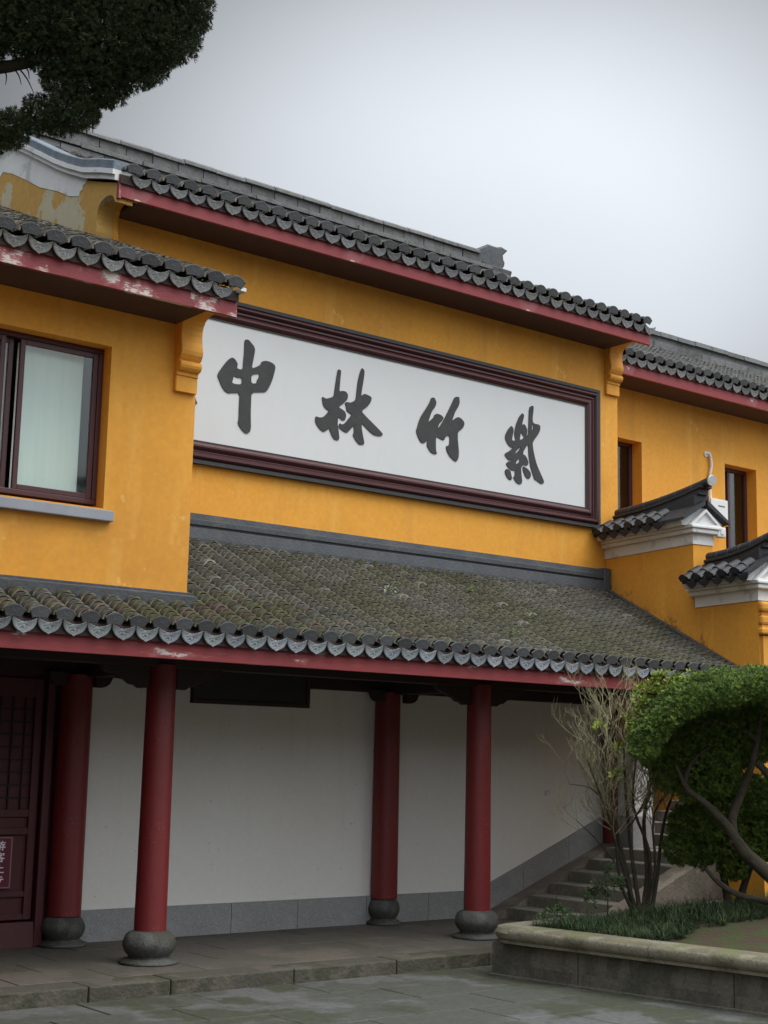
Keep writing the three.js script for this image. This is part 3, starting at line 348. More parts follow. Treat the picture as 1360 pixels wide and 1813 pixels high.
// ---------------------------------------------------------------- covered walk in front of the main hall
const wallX = z => 8.175 - 0.1727 * z;   // the garden wall that closes it on the right
{
  const o = thing('covered_walk', 'open covered walk with red columns and a mossy grey tiled lean-to roof', 'veranda'), fb = 2.855;
  // stone plinth course and white wall behind
  part('wall', plate([[0.02, 0.0], [8.15, 0.0], [8.15, 3.0], [0.02, 3.0]], -0.30, 0.0), M.white, o);
  const xs = [0.02, 1.05, 1.98, 2.9, 3.92, 4.9, 5.72], top = x => x < 5.75 ? 0.335 : 0.335 + (x - 5.75) * 0.397;
  for (let i = 0; i < xs.length - 1; i++) part('plinth_slab', box(xs[i] + 0.003, xs[i + 1] - 0.003, -0.02, 0.334, 0.001, 0.032, 0.004), M.granite, o);
  const sl = [5.72, 6.545, 7.4, 8.13]; for (let i = 0; i < 3; i++) { const a = sl[i] + 0.003, b = sl[i + 1] - 0.003; part('plinth_slab', plate([[a, Math.max(-0.02, (a - 6.05) * 0.40 + 0.02)], [b - 0.06 * 0, (b - 6.05) * 0.40 + 0.02], [b, top(b)], [a, top(a)]], 0.001, 0.032, [], 0.003), M.granite, o); }
  // columns on drum-shaped stone bases
  const drum = new THREE.LatheGeometry([[0, 0], [0.315, 0], [0.325, 0.012], [0.32, 0.03], [0.26, 0.052], [0.215, 0.058], [0.225, 0.075], [0.262, 0.11], [0.288, 0.16], [0.29, 0.195], [0.278, 0.235], [0.268, 0.242], [0.262, 0.262], [0.225, 0.292], [0.18, 0.308], [0, 0.31]].map(p => new THREE.Vector2(...p)), 40);
  { const p = drum.attributes.position; for (let i = 0; i < p.count; i++) { const y = p.getY(i), a = Math.atan2(p.getX(i), p.getZ(i)), r = Math.hypot(p.getX(i), p.getZ(i)); if (y > 0.22 && y < 0.27) p.setY(i, y + 0.010 * Math.cos(a * 8)); if (y < 0.04 && r > 0.3) { const k = 1 + 0.012 * Math.cos(a * 24); p.setX(i, p.getX(i) * k); p.setZ(i, p.getZ(i) * k); } } drum.computeVertexNormals(); }
  const drumUV = drum.attributes.uv; for (let i = 0; i < drumUV.count; i++) drumUV.setXY(i, drumUV.getX(i) * 1.8, drumUV.getY(i) * 0.6);
  const shaft = (r0, r1, h) => { const g = new THREE.CylinderGeometry(r1, r0, h, 40, 6); g.translate(0, 0.305 + h / 2, 0); const u = g.attributes.uv; for (let i = 0; i < u.count; i++) u.setXY(i, u.getX(i) * 1.05, u.getY(i) * 2.6); return g; };
  const col = (x, z, r0, r1, h, mat, s = 1) => { const c = part('column', shaft(r0, r1, h), mat, o); c.position.set(x, 0, z); const b = part('column_base', drum, M.baseStone, c); b.scale.set(s, 1, s); return c; };
  col(0, 1.69, 0.156, 0.143, 2.56, M.columnRed, 0.89); col(4.235, 1.69, 0.153, 0.141, 2.56, M.columnRed, 0.87);
  col(-0.15, 0.13, 0.178, 0.172, 2.5, M.columnRed, 0.79); col(4.13, 0.10, 0.165, 0.157, 2.5, M.columnRed, 0.68); col(8.20, 0.13, 0.165, 0.157, 2.5, M.columnRed, 0.68);
  // beams and carved brackets
  part('front_beam', box(-4.3, 7.75, 2.84, 3.10, 1.60, 1.78, 0.01), M.darkWood, o); part('eaves_purlin', box(-3.2, 7.6, 2.90, 3.02, 2.55, 2.70, 0.01), M.darkWood, o); part('wall_beam', box(-3.2, 8.1, 2.80, 3.3, 0.001, 0.16, 0.01), M.darkWood, o);
  for (const x of [-0.02, 4.2]) part('tie_beam', box(x - 0.09, x + 0.09, 2.78, 3.0, 0.16, 1.6, 0.01), M.darkWood, o);
  const br = s => [[0.15, 2.845], [0.15, 2.63], [0.26, 2.625], [0.30, 2.65], [0.36, 2.66], [0.42, 2.70], [0.48, 2.71], [0.54, 2.755], [0.60, 2.76], [0.66, 2.79], [0.70, 2.845]].map(([x, y]) => [s * x, y]);
  for (const x of [0, 4.235]) for (const s of [-1, 1]) { const m = part('bracket', plate(s > 0 ? br(1) : br(-1).reverse(), -0.04, 0.04, [], 0.008), M.darkWood, o); m.position.set(x, 0, 1.69); }
  const br2 = s => [[0.17, 2.83], [0.17, 2.68], [0.24, 2.675], [0.30, 2.69], [0.34, 2.72], [0.37, 2.78], [0.38, 2.83]].map(([x, y]) => [s * x, y]);
  for (const x of [-0.16, 4.13]) for (const s of [-1, 1]) { const m = part('bracket', plate(s > 0 ? br2(1) : br2(-1).reverse(), -0.05, 0.05, [], 0.008), M.darkWood, o); m.position.set(x, 0, 0.22); }
  // panelled door at the left
  const d = new THREE.Group(); d.name = 'door'; o.add(d);
  part('door_leaf', merge([box(-1.62, -0.47, 0.27, 2.75, -0.06, -0.012)]), M.doorRed, d);
  const st = (x0, x1, y0, y1) => box(x0, x1, y0, y1, -0.011, 0.028, 0.006);
  part('door_frame', merge([st(-0.56, -0.47, 0.27, 2.75), st(-1.62, -1.53, 0.27, 2.75), ...[[0.27, 0.33], [0.50, 0.56], [1.13, 1.20], [1.31, 1.39], [2.55, 2.75]].map(([a, b]) => st(-1.529, -0.561, a, b))]), M.doorRed, d);
  part('lattice', merge([...Array.from({ length: 7 }, (_, i) => box(-1.5 + i * 0.14, -1.485 + i * 0.14, 1.391, 2.549, -0.011, 0.01)), ...Array.from({ length: 8 }, (_, i) => box(-1.528, -0.562, 1.5 + i * 0.13, 1.515 + i * 0.13, -0.011, 0.008))]), M.darkWood, d);
  part('door_post', box(-0.45, -0.36, 0, 2.8, -0.05, 0.09, 0.008), M.doorRed, d);
  part('threshold', sweepX([[-0.05, 0], [0.10, 0], [0.07, 0.25], [-0.05, 0.25]], -4.3, -0.452, 0.006), M.doorRed, d);
  part('side_wall', merge([box(-4.38, -1.63, 0, 3.0, -0.3, -0.02), box(-0.359, 0.015, 0, 3.0, -0.3, -0.01), box(-1.63, -0.36, 2.751, 3.0, -0.3, -0.02), box(-4.38, 0, 0, 3.3, -0.5, -0.31)]), M.doorRed, o);
  // lean-to roof
  part('fascia', box(-4.38, 7.66, fb, fb + 0.20, 2.68, 2.72, 0.004), M.fascia, o);
  const ye = fb + 0.26, zr = 0.06, yr = 4.37, sag = 0.012, clip = (x, z) => x < wallX(z) - 0.06;
  const roof = part('roof', deck(-4.38, 7.68, 2.80, ye, zr, yr, sag), M.darkWood, o);
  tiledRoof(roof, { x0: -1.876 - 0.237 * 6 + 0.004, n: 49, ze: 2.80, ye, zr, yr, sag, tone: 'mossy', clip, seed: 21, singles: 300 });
  part('edge_mortar', sweepX([[2.8, ye + 0.02], [2.8, ye + 0.10], [0.1, yr + 0.10], [0.1, yr + 0.0]], 0, 0.10).applyMatrix4(new THREE.Matrix4().set(1, 0, -0.1727, 8.05, 0, 1, 0, 0, 0, 0, 1, 0, 0, 0, 0, 1)), M.ridge, o);
  part('ridge', merge([sweepX([[0.001, 4.36], [0.175, 4.36], [0.175, 4.44], [0.15, 4.56], [0.125, 4.575], [0.125, 4.595], [0.15, 4.60], [0.15, 4.655], [0.12, 4.67], [0.11, 4.735], [0.001, 4.745]], -0.05, 7.98, 0.004)]), M.ridge, o);
  part('ridge_end', plate([[7.981, 4.36], [8.11, 4.36], [8.125, 4.50], [8.10, 4.62], [8.12, 4.745], [8.0, 4.755], [7.981, 4.745]], 0.001, 0.165, [], 0.01), M.ridge, o);
}
{ const o = thing('name_plaque', 'dark wooden plaque hanging high under the covered walk between the first two columns', 'plaque');
  part('board', box(0.80, 2.255, 2.56, 3.0, 0.96, 1.0, 0.004), M.blackBoard, o);
  part('plaque_frame', merge([box(0.768, 2.29, 2.53, 2.575, 0.95, 1.02, 0.006), box(0.768, 0.812, 2.576, 2.98, 0.95, 1.02, 0.006), box(2.246, 2.29, 2.576, 2.98, 0.95, 1.02, 0.006), box(0.768, 2.29, 2.981, 3.02, 0.95, 1.02, 0.006)]), M.darkWood, o); }
{ const o = thing('wall_socket', 'small pale electrical box on the white wall left of the bare shrub', 'wall box'); part('cover', box(6.963, 7.05, 1.535, 1.605, 0.001, 0.03, 0.006), M.pale, o); part('flap', box(6.985, 7.03, 1.55, 1.59, 0.031, 0.036, 0.002), M.pale, o); }
// notice on the door: four characters, one above the other
{ const W = 128, H = 256, cv = document.createElement('canvas'); cv.width = W; cv.height = H; const c = cv.getContext('2d'); c.fillStyle = '#5a0f22'; c.fillRect(0, 0, W, H); c.strokeStyle = '#8f6a70'; c.lineWidth = 6; c.strokeRect(4, 4, W - 8, H - 8);
  c.strokeStyle = '#e6dcea'; c.lineWidth = 5.5; c.lineCap = 'square';
  const G = [[[8, 14, 16, 22], [6, 38, 14, 45], [4, 90, 18, 62], [38, 5, 44, 16], [22, 24, 60, 24], [34, 24, 30, 60], [30, 60, 20, 92], [34, 46, 54, 46], [54, 46, 50, 88], [50, 88, 42, 84], [70, 6, 62, 30], [66, 20, 98, 20], [66, 40, 92, 40], [92, 40, 78, 54], [78, 54, 78, 94], [78, 94, 70, 90], [60, 66, 98, 66]],
    [[50, 2, 54, 12], [10, 18, 92, 18], [10, 18, 8, 34], [92, 18, 88, 32], [42, 24, 18, 46], [32, 34, 70, 34], [70, 34, 44, 54], [44, 54, 6, 66], [34, 40, 60, 54], [60, 54, 96, 66], [26, 70, 76, 70], [26, 70, 26, 98], [76, 70, 76, 98], [26, 94, 76, 94]],
    [[54, 6, 54, 92], [54, 44, 88, 44], [24, 40, 24, 92], [6, 92, 96, 92]],
    [[50, 4, 50, 46], [50, 22, 84, 22], [24, 16, 24, 46], [8, 46, 94, 46], [50, 46, 50, 76], [30, 56, 14, 76], [76, 56, 66, 78], [66, 78, 14, 98]]];
  G.forEach((g, k) => g.forEach(([a, b, x, y]) => { c.beginPath(); c.moveTo(37 + a * 0.54, 20 + k * 56 + b * 0.48); c.lineTo(37 + x * 0.54, 20 + k * 56 + y * 0.48); c.stroke(); }));
  const t = new THREE.CanvasTexture(cv); t.colorSpace = THREE.SRGBColorSpace;
  const o = thing('door_notice', 'small dark red notice with white characters one above another on the panelled door', 'notice'); part('plate', box(-1.0, -0.722, 0.59, 1.115, 0.029, 0.036, 0.002), M.maroon, o);
  part('print', new THREE.PlaneGeometry(0.272, 0.519).translate(-0.861, 0.8525, 0.0395), new THREE.MeshStandardMaterial({ map: t, roughness: 0.5 }), o); }

// ---------------------------------------------------------------- stepped garden wall at the right
{
  const o = thing('garden_wall', 'stepped yellow garden wall with white bands and black tiled copings, running towards the viewer', 'wall'); o.position.set(8.175, 0, 0); o.rotation.y = -0.1711;
  const T = 0.33;
  part('wall', merge([box(0, T, 2.3, 4.905, 0.01, 1.93), box(0, T, 2.3, 4.045, 1.931, 3.15), box(0, T, 0, 2.299, 0.01, 0.62), box(0, T, 0, 2.299, 1.98, 3.15)]), M.gardenYellow, o);
  part('white_dado', merge([box(-0.006, T + 0.006, 0.9, 2.2, 0.0, 0.626), box(-0.006, T + 0.006, 0.9, 2.2, 1.974, 2.10)]), M.trimWhite, o);
  part('plinth', box(-0.02, T + 0.02, 0.5, 1.28, 0, 0.627), M.granite, o);
  part('door_post', box(-0.05, 0.12, 0.5, 2.25, 2.12, 2.28, 0.01), M.doorRed, o);
  const tier = (s0, s1, yb, n, sFirst, curl) => {
    part('white_band', box(-0.014, T + 0.014, yb, yb + 0.145, s0 - 0.01, s1 + 0.012), M.trimWhite, o);
    part('cornice', merge([box(-0.075, T + 0.075, yb + 0.146, yb + 0.205, s0 - 0.06, s1 + 0.085, 0.012), box(-0.10, T + 0.10, yb + 0.206, yb + 0.245, s0 - 0.08, s1 + 0.11, 0.01)]), M.trimWhite, o);
    // gable end: a small pediment with raised edge mouldings
    const cx = T / 2, pb = yb + 0.246, pk = yb + 0.475, hw = 0.27, tri = k => [[cx - hw * k, pb + 0.0], [cx + hw * k, pb + 0.0], [cx, pb + (pk - pb) * k]];
    part('pediment', merge([plate(tri(1), s1 - 0.02, s1 + 0.05), plate(tri(1), s1 + 0.0505, s1 + 0.085, [tri(0.72).map(([x, y]) => [x, y + 0.025])])]), M.trimWhite, o);
    part('scroll_block', merge([box(T + 0.02, T + 0.16, yb + 0.11, yb + 0.25, s1 + 0.02, s1 + 0.10, 0.02), box(T + 0.06, T + 0.12, yb + 0.15, yb + 0.21, s1 + 0.10, s1 + 0.11, 0.004)]), M.trimWhite, o);
    // coping slopes
    const slope = side => plate([[cx + side * 0.02, yb + 0.60], [cx + side * 0.40, yb + 0.335], [cx + side * 0.40, yb + 0.295], [cx + side * 0.02, yb + 0.53]], s0, s1 + 0.09);
    const roof = part('coping', merge([slope(-1), slope(1)]), M.darkTile, o);
    part('coping_core', plate([[cx - 0.33, yb + 0.2455], [cx + 0.33, yb + 0.2455], [cx + 0.36, yb + 0.31], [cx + 0.02, yb + 0.54], [cx - 0.02, yb + 0.54], [cx - 0.36, yb + 0.31]], s0 - 0.04, s1 - 0.021), M.trimWhite, o);
    const ct = arcTile(0.085, 1.3, 0.17, 0.016, 7, 1, 6), dg = DRIP.clone(); dg.scale(0.86, 0.86, 1);
    for (let i = 0; i < n; i++) { const s = sFirst + i * 0.245;
      for (const side of [-1, 1]) { for (let k = 0; k < 2; k++) { const m = part('cover_tile', ct, M.darkTile, roof), t = k * 0.11; m.rotation.set(0, side * Math.PI / 2, 0); m.rotateX(0.61 - 0.12); m.position.set(cx + side * (0.43 - t), yb + 0.345 + t * 0.69, s); }
        const e = part('end_plate', CAP, M.darkTile, roof); e.scale.setScalar(0.85); e.rotation.y = side * Math.PI / 2; e.position.set(cx + side * 0.44, yb + 0.32, s);
        const d = part('drip_tile', dg, M.darkTile, roof); d.rotation.y = side * Math.PI / 2; d.position.set(cx + side * 0.425, yb + 0.335, s + 0.122); } }
    // ridge: stacked courses under round cover tiles, rising to an upturned end
    const f = t => yb + 0.60 + curl * t * t, K = 10, len = s1 + 0.19 - s0 - 0.08;
    const prism = (x0, x1, a, b, e0, e1) => { const top = [], bot = []; for (let i = 0; i <= K; i++) { const t = i / K, s = s0 + 0.08 + t * (len + lerp(e0, e1, t)); top.push([-s, f(t) + b]); bot.unshift([-(s), (a < -0.2 ? yb + 0.42 + 0.5 * curl * t * t : f(t) + a)]); }
      return sweepX([...top, ...bot].map(([z, y]) => [-z, y]), x0, x1, 0.006); };
    part('ridge', merge([prism(cx - 0.13, cx + 0.13, -0.3, -0.09, 0, -0.20), prism(cx - 0.085, cx + 0.085, -0.089, -0.006, 0, -0.16), prism(cx - 0.10, cx + 0.10, -0.005, 0.035, 0, -0.10)]), M.darkTile, o);
    const segs = 6; for (let i = 0; i < segs; i++) { const ta = i / segs, tb = (i + 1) / segs, a = V(cx, f(ta) + 0.075, s0 + 0.08 + ta * len + 0.004), b = V(cx, f(tb) + 0.075, s0 + 0.08 + tb * len - 0.004); part('ridge_tile', tube([a, a.clone().lerp(b, 0.5), b], [0.066, 0.064, 0.066], 14), M.darkTile, o); if (i) part('mortar_joint', tube([a.clone().add(V(0, 0, -0.012)), a.clone().add(V(0, 0, 0.004))], [0.068, 0.068], 14), M.greyRidge, o); }
    const disc = new THREE.CylinderGeometry(0.072, 0.072, 0.025, 24); disc.rotateX(Math.PI / 2 + 0.35); const dm = part('end_disc', disc, M.trimWhite, o); dm.position.set(cx, f(1) + 0.078, s0 + 0.08 + len + 0.012);
  };
  tier(0.0, 1.93, 4.907, 6, 0.16, 0.17); tier(1.97, 3.15, 4.047, 5, 2.06, 0.17);
  // moulded head of the pier below the second coping
  part('pier', merge([box(0.02, T - 0.02, 2.3, 3.60, 3.151, 3.20), box(-0.03, T + 0.03, 3.62, 3.70, 3.151, 3.24, 0.02), box(-0.02, T + 0.02, 3.74, 3.86, 3.151, 3.23, 0.03), box(-0.03, T + 0.03, 3.90, 4.03, 3.151, 3.25, 0.04), box(0.0, T, 3.861, 3.899, 3.151, 3.21), box(0.0, T, 3.701, 3.739, 3.151, 3.21)]), M.yellow, o);
}
// electrical box and conduit on the far hall's wall
{ const o = thing('meter_box', 'white metal box on the yellow wall left of the farther narrow window', 'wall box'); part('case', box(11.46, 11.88, 5.90, 6.33, -0.899, -0.72, 0.01), M.pale, o); part('door', box(11.44, 11.84, 5.92, 6.31, -0.719, -0.71, 0.003), M.pale, o);
  for (let i = 0; i < 5; i++) part('mark', box(11.62 + i * 0.034, 11.644 + i * 0.034, 6.20, 6.225, -0.7095, -0.7075), M.blackTrim, o); }
{ const o = thing('conduit_pipe', 'thin pale pipe with a crooked top rising above the white metal box', 'pipe');
  part('tube', tube([V(11.60, 6.34, -0.86), V(11.60, 6.75, -0.86), V(11.64, 6.9, -0.86), V(11.62, 7.05, -0.86), V(11.59, 7.12, -0.87), V(11.55, 7.10, -0.895)], [0.024, 0.024], 10), M.trimWhite, o); const f = part('wall_flange', new THREE.CylinderGeometry(0.05, 0.05, 0.012, 16).rotateX(Math.PI / 2), M.trimWhite, o); f.position.set(11.55, 7.10, -0.89); }

// ---------------------------------------------------------------- stairs
{
  const o = thing('stone_staircase', 'worn stone stairs climbing along the white wall to a doorway at the right', 'stairs'), run = 0.367, rise = 0.1455;
  for (let k = 0; k < 6; k++) { const x = 5.97 + k * run; part('step', box(x, x + run + (k === 5 ? 0.55 : 0.05), -0.1 + 0 * k, -0.008 + (k + 1) * rise - 0.002 * k, 0.345, 2.06, 0.010), M.step, o); }
  for (let k = 0; k < 6; k++) { const x = 8.75 + k * 0.33; part('step', box(x, x + 0.40, 0.2, 0.87 + (k + 1) * 0.15, -0.2, 2.6, 0.008), M.stepFar, o); }
  part('landing', box(8.25, 10.6, 0.3, 0.864, -0.3, 2.6), M.stepFar, o);
  const str = (z0, z1, lift) => plate([[5.72, -0.02], [6.0, -0.02], [8.12, 0.80], [8.12, 0.90 + lift], [5.9, 0.055 + lift], [5.72, 0.02]], z0, z1, [], 0.008);
  part('stringer', str(0.034, 0.344, 0.02), M.stringer, o); part('stringer', plate([[5.85, -0.1], [8.0, -0.1], [8.0, 1.05], [7.9, 1.02], [6.0, 0.27], [5.85, 0.15]], 2.062, 2.36, [], 0.01), M.stringer, o);
}
// court behind the doorway
{ const o = thing('inner_building', 'orange wall glimpsed through the doorway behind the shrubs', 'building'); part('wall', box(11.2, 11.5, 0, 5, -2, 8), M.yellow, o); part('floor', box(8.3, 11.2, 0.2, 0.84, 2.6, 8), M.stepFar, o); part('dark_base', box(11.12, 11.198, 1.7, 2.1, -1, 4), M.darkRoom, o); }

// ---------------------------------------------------------------- planter
{
  const o = thing('stone_planter', 'long raised planter of stained stone with a rounded coping, in the lower right corner', 'planter'); o.position.set(3.0, 0, 3.27); o.rotation.y = 0.158;
  const js = [0, 1.05, 2.72, 4.4, 6.0]; for (let i = 0; i < 4; i++) part('wall_stone', box(0.03, 0.28, -0.2, 0.205, js[i] + 0.004, js[i + 1] - 0.004, 0.008), M.planter, o);
  for (let i = 0; i < 3; i++) part('wall_stone', box(0.29 + i * 1.6, 1.88 + i * 1.6, -0.2, 0.205, 0.03, 0.28, 0.008), M.planter, o);
  part('base_course', box(0.0, 0.2, -0.25, -0.105, -0.02, 6.0, 0.01), M.planter, o);
  const cp = (() => { const s = new THREE.Shape(); s.moveTo(-0.03, 0.0); s.lineTo(-0.03, -0.03); s.lineTo(0.30, -0.03); s.lineTo(0.30, 0.125); s.lineTo(0.0, 0.125); s.quadraticCurveTo(-0.065, 0.12, -0.065, 0.07); s.quadraticCurveTo(-0.065, 0.02, -0.03, 0.0); return s; })();
  const cz = [0.28, 1.9, 3.5, 5.1, 6.0]; for (let i = 0; i < 4; i++) { const g = new THREE.ExtrudeGeometry(cp, { depth: cz[i + 1] - cz[i] - 0.006, bevelEnabled: false, curveSegments: 6 }); g.translate(0, 0.235, cz[i] + 0.003); part('cap_stone', uvBox(g), M.coping, o); }
  const lath = new THREE.LatheGeometry([[0, 0.125], [0.28, 0.125], [0.32, 0.115], [0.345, 0.07], [0.33, 0.02], [0.31, 0.0], [0.31, -0.03], [0, -0.03]].map(p => new THREE.Vector2(...p)), 16, Math.PI, Math.PI / 2); lath.translate(0.28, 0.235, 0.28); part('cap_stone', uvBox(lath), M.coping, o);
  for (let i = 0; i < 3; i++) { const g = new THREE.ExtrudeGeometry(cp, { depth: 1.594, bevelEnabled: false, curveSegments: 6 }); g.rotateY(Math.PI / 2); g.scale(1, 1, -1); g.translate(0.283 + i * 1.6, 0.235, 0); part('cap_stone', uvBox(g), M.coping, o); }
  const sg = new THREE.PlaneGeometry(5.2, 5.8, 40, 40).rotateX(-Math.PI / 2).translate(2.85, 0.30, 3.1), p = sg.attributes.position; for (let i = 0; i < p.count; i++) { const x = p.getX(i), z = p.getZ(i); p.setY(i, 0.30 + 0.13 * sstep(0.2, 1.6, Math.min(x, z)) + 0.03 * nA(x / 8, z / 8, 12, 3)); } part('soil', uvBox(sg), M.soil, o);
}
// ---------------------------------------------------------------- plants
function sprig(seed, n, len, w, spread) {   // a spray of narrow leaves from one point, pointing mostly along +y
  const r = rng(seed), pos = [], idx = [];
  for (let i = 0; i < n; i++) { const a = r() * 6.283, t = spread * Math.sqrt(r()), d = V(Math.sin(t) * Math.cos(a), Math.cos(t), Math.sin(t) * Math.sin(a)), side = V(r() - 0.5, r() - 0.5, r() - 0.5).cross(d).normalize(), l = len * (0.6 + 0.6 * r()), k = pos.length / 3, nn = V().crossVectors(d, side).multiplyScalar(l * 0.12);
    const b = d.clone().multiplyScalar(l * 0.05), m = d.clone().multiplyScalar(l * 0.5).add(nn), e = d.clone().multiplyScalar(l);
    for (const p of [b, m.clone().addScaledVector(side, w / 2), m.clone().addScaledVector(side, -w / 2), e]) pos.push(p.x, p.y, p.z); idx.push(k, k + 1, k + 2, k + 1, k + 3, k + 2); }
  const g = new THREE.BufferGeometry(); g.setAttribute('position', new THREE.Float32BufferAttribute(pos, 3)); g.setIndex(idx); const gg = g.toNonIndexed(); gg.computeVertexNormals(); gg.setAttribute('uv', new THREE.Float32BufferAttribute(new Float32Array(gg.attributes.position.count * 2), 2)); return gg;
}
function crown(parent, name, blobs, density, geos, scale, tone, seed, up = 0.5, fill = 0.22) {
  const r = rng(seed), col = new THREE.Color(), per = geos.map(() => []);
  for (const [c, rx, ry = rx, rz = rx] of blobs) { const n = Math.round(density * (rx * ry + rx * rz + ry * rz)), ph = r() * 9;
    for (let i = 0; i < n; i++) { const z = 2 * r() - 1, a = r() * 6.283, s = Math.sqrt(1 - z * z), d = V(s * Math.cos(a), z, s * Math.sin(a)); const lump = 0.86 + 0.24 * nD((Math.atan2(d.z, d.x) / 6.283 + 1 + ph) % 1, d.y * 0.5 + 0.5, 7, 3), k = (r() < fill ? 0.35 + 0.5 * r() : 0.80 + 0.24 * r()) * lump;
      const p = V(c.x + d.x * rx * k, c.y + d.y * ry * k, c.z + d.z * rz * k), o = d.clone().multiplyScalar(1 - up).add(V((r() - 0.5) * 0.9, up + (r() - 0.5) * 0.7, (r() - 0.5) * 0.9)).normalize();
      per[Math.floor(r() * geos.length)].push([p, o, scale * (0.7 + 0.6 * r()), tone(r, k / lump, d)]); } }
  per.forEach((es, i) => { const im = new THREE.InstancedMesh(geos[i], M.leaf, es.length); im.name = name; im.userData.kind = 'stuff'; im.castShadow = im.receiveShadow = true;
    es.forEach(([p, o, s, c], k) => { qq.setFromUnitVectors(V(0, 1, 0), o); im.setMatrixAt(k, m4.compose(p, qq, V(s, s, s))); im.setColorAt(k, col.setRGB(...c)); }); parent.add(im); });
}
const limb = (parent, name, px, depth, radii, mat, seg = 8) => { const ds = Array.isArray(depth) ? depth : px.map(() => depth); return part(name, tube(px.map(([u, v], i) => at(u, v, ds[i])), radii, seg), mat, parent); };
const JUN = [1, 2, 3].map(s => sprig(s, 15, 0.075, 0.011, 1.0)), TUFT = [4, 5, 6].map(s => sprig(s, 18, 0.085, 0.013, 1.15)), BROAD = [7, 8].map(s => sprig(s, 5, 0.075, 0.026, 1.2));

// big conifer at the left, near the camera: its trunk stands outside the frame
{
  const o = thing('conifer_tree', 'dark conifer whose dense boughs hang into the upper left corner above the roofs', 'tree'), D = 8.6;
  const base = at(-420, 1500, D); base.y = -0.2;
  part('trunk', tube([base, base.clone().add(V(0.05, 2.2, 0)), at(-330, 260, D), at(-280, -200, D), at(-260, -700, D)], [0.24, 0.20, 0.17, 0.13, 0.06], 14), M.bark, o);
  limb(o, 'branch', [[-335, 250], [-180, 165], [-40, 125], [45, 112], [120, 80], [220, 40]], D, [0.085, 0.06, 0.045, 0.034, 0.02, 0.008], M.bark); limb(o, 'branch', [[-330, 210], [-150, 230], [0, 235], [70, 215], [140, 205]], [D, D + 0.2, D + 0.3, D + 0.2, D + 0.2], [0.06, 0.045, 0.03, 0.015, 0.006], M.bark);
  limb(o, 'branch', [[-300, 0], [-100, -40], [100, -30], [230, 10], [290, 40]], [D, D + 0.2, D + 0.3, D + 0.3, D + 0.2], [0.08, 0.06, 0.04, 0.02, 0.008], M.bark);
  for (const [a, b] of [[[20, 116], [38, 150]], [[28, 114], [60, 165]], [[5, 118], [10, 150]], [[40, 112], [52, 140]], [[10, 117], [34, 92]]]) limb(o, 'twig', [a, [(a[0] + b[0]) / 2 + 4, (a[1] + b[1]) / 2], b], D, [0.006, 0.004, 0.002], M.bark, 5);
  const r = rng(31), px = [[328, 12, 44], [345, 45, 26], [305, 70, 46], [262, 60, 72], [238, 118, 40], [262, 118, 30], [190, 60, 88], [165, 140, 52], [195, 158, 32], [128, 190, 40], [150, 205, 26], [105, 62, 76], [40, 28, 74], [72, 205, 34], [98, 212, 26], [22, 226, 34], [108, 140, 34], [-5, 250, 22], [-60, 50, 80], [-90, 210, 80], [140, -70, 110], [270, -70, 90], [20, -90, 110], [330, -50, 60]], S = D / 2576, bl = [];
  for (const [u, v, q] of px) for (let k = 0; k < 2; k++) bl.push([at(u + (k ? rr(-8, 8, r) : 0), v + (k ? rr(-8, 8, r) : 0), D + (k ? 0.32 : -0.12) * (0.6 + 0.5 * r())), q * S, q * S * 0.94, q * S * 1.1]);
  const tone = rnd => mul3(mix3([0.026, 0.048, 0.013], [0.040, 0.060, 0.016], rnd()), 0.6 + 0.6 * rnd());
  crown(o, 'foliage', bl, 6600, JUN, 0.37, tone, 41, 0.25, 0.35);
  const bl2 = []; for (const [u, v, q, d] of [[-230, -120, 200, 0], [-120, -330, 230, 0.2], [-420, -250, 230, 0], [-300, -560, 240, 0], [-520, 80, 220, 0.2], [-250, 60, 150, 0.5], [150, -300, 190, -0.2], [350, -220, 120, -0.3], [-560, -520, 230, -0.5], [-330, 330, 110, 0.4]]) bl2.push([at(u, v, D + d), q * S]);
  crown(o, 'foliage', bl2, 800, TUFT, 1.3, tone, 43, 0.25, 0.3);
}
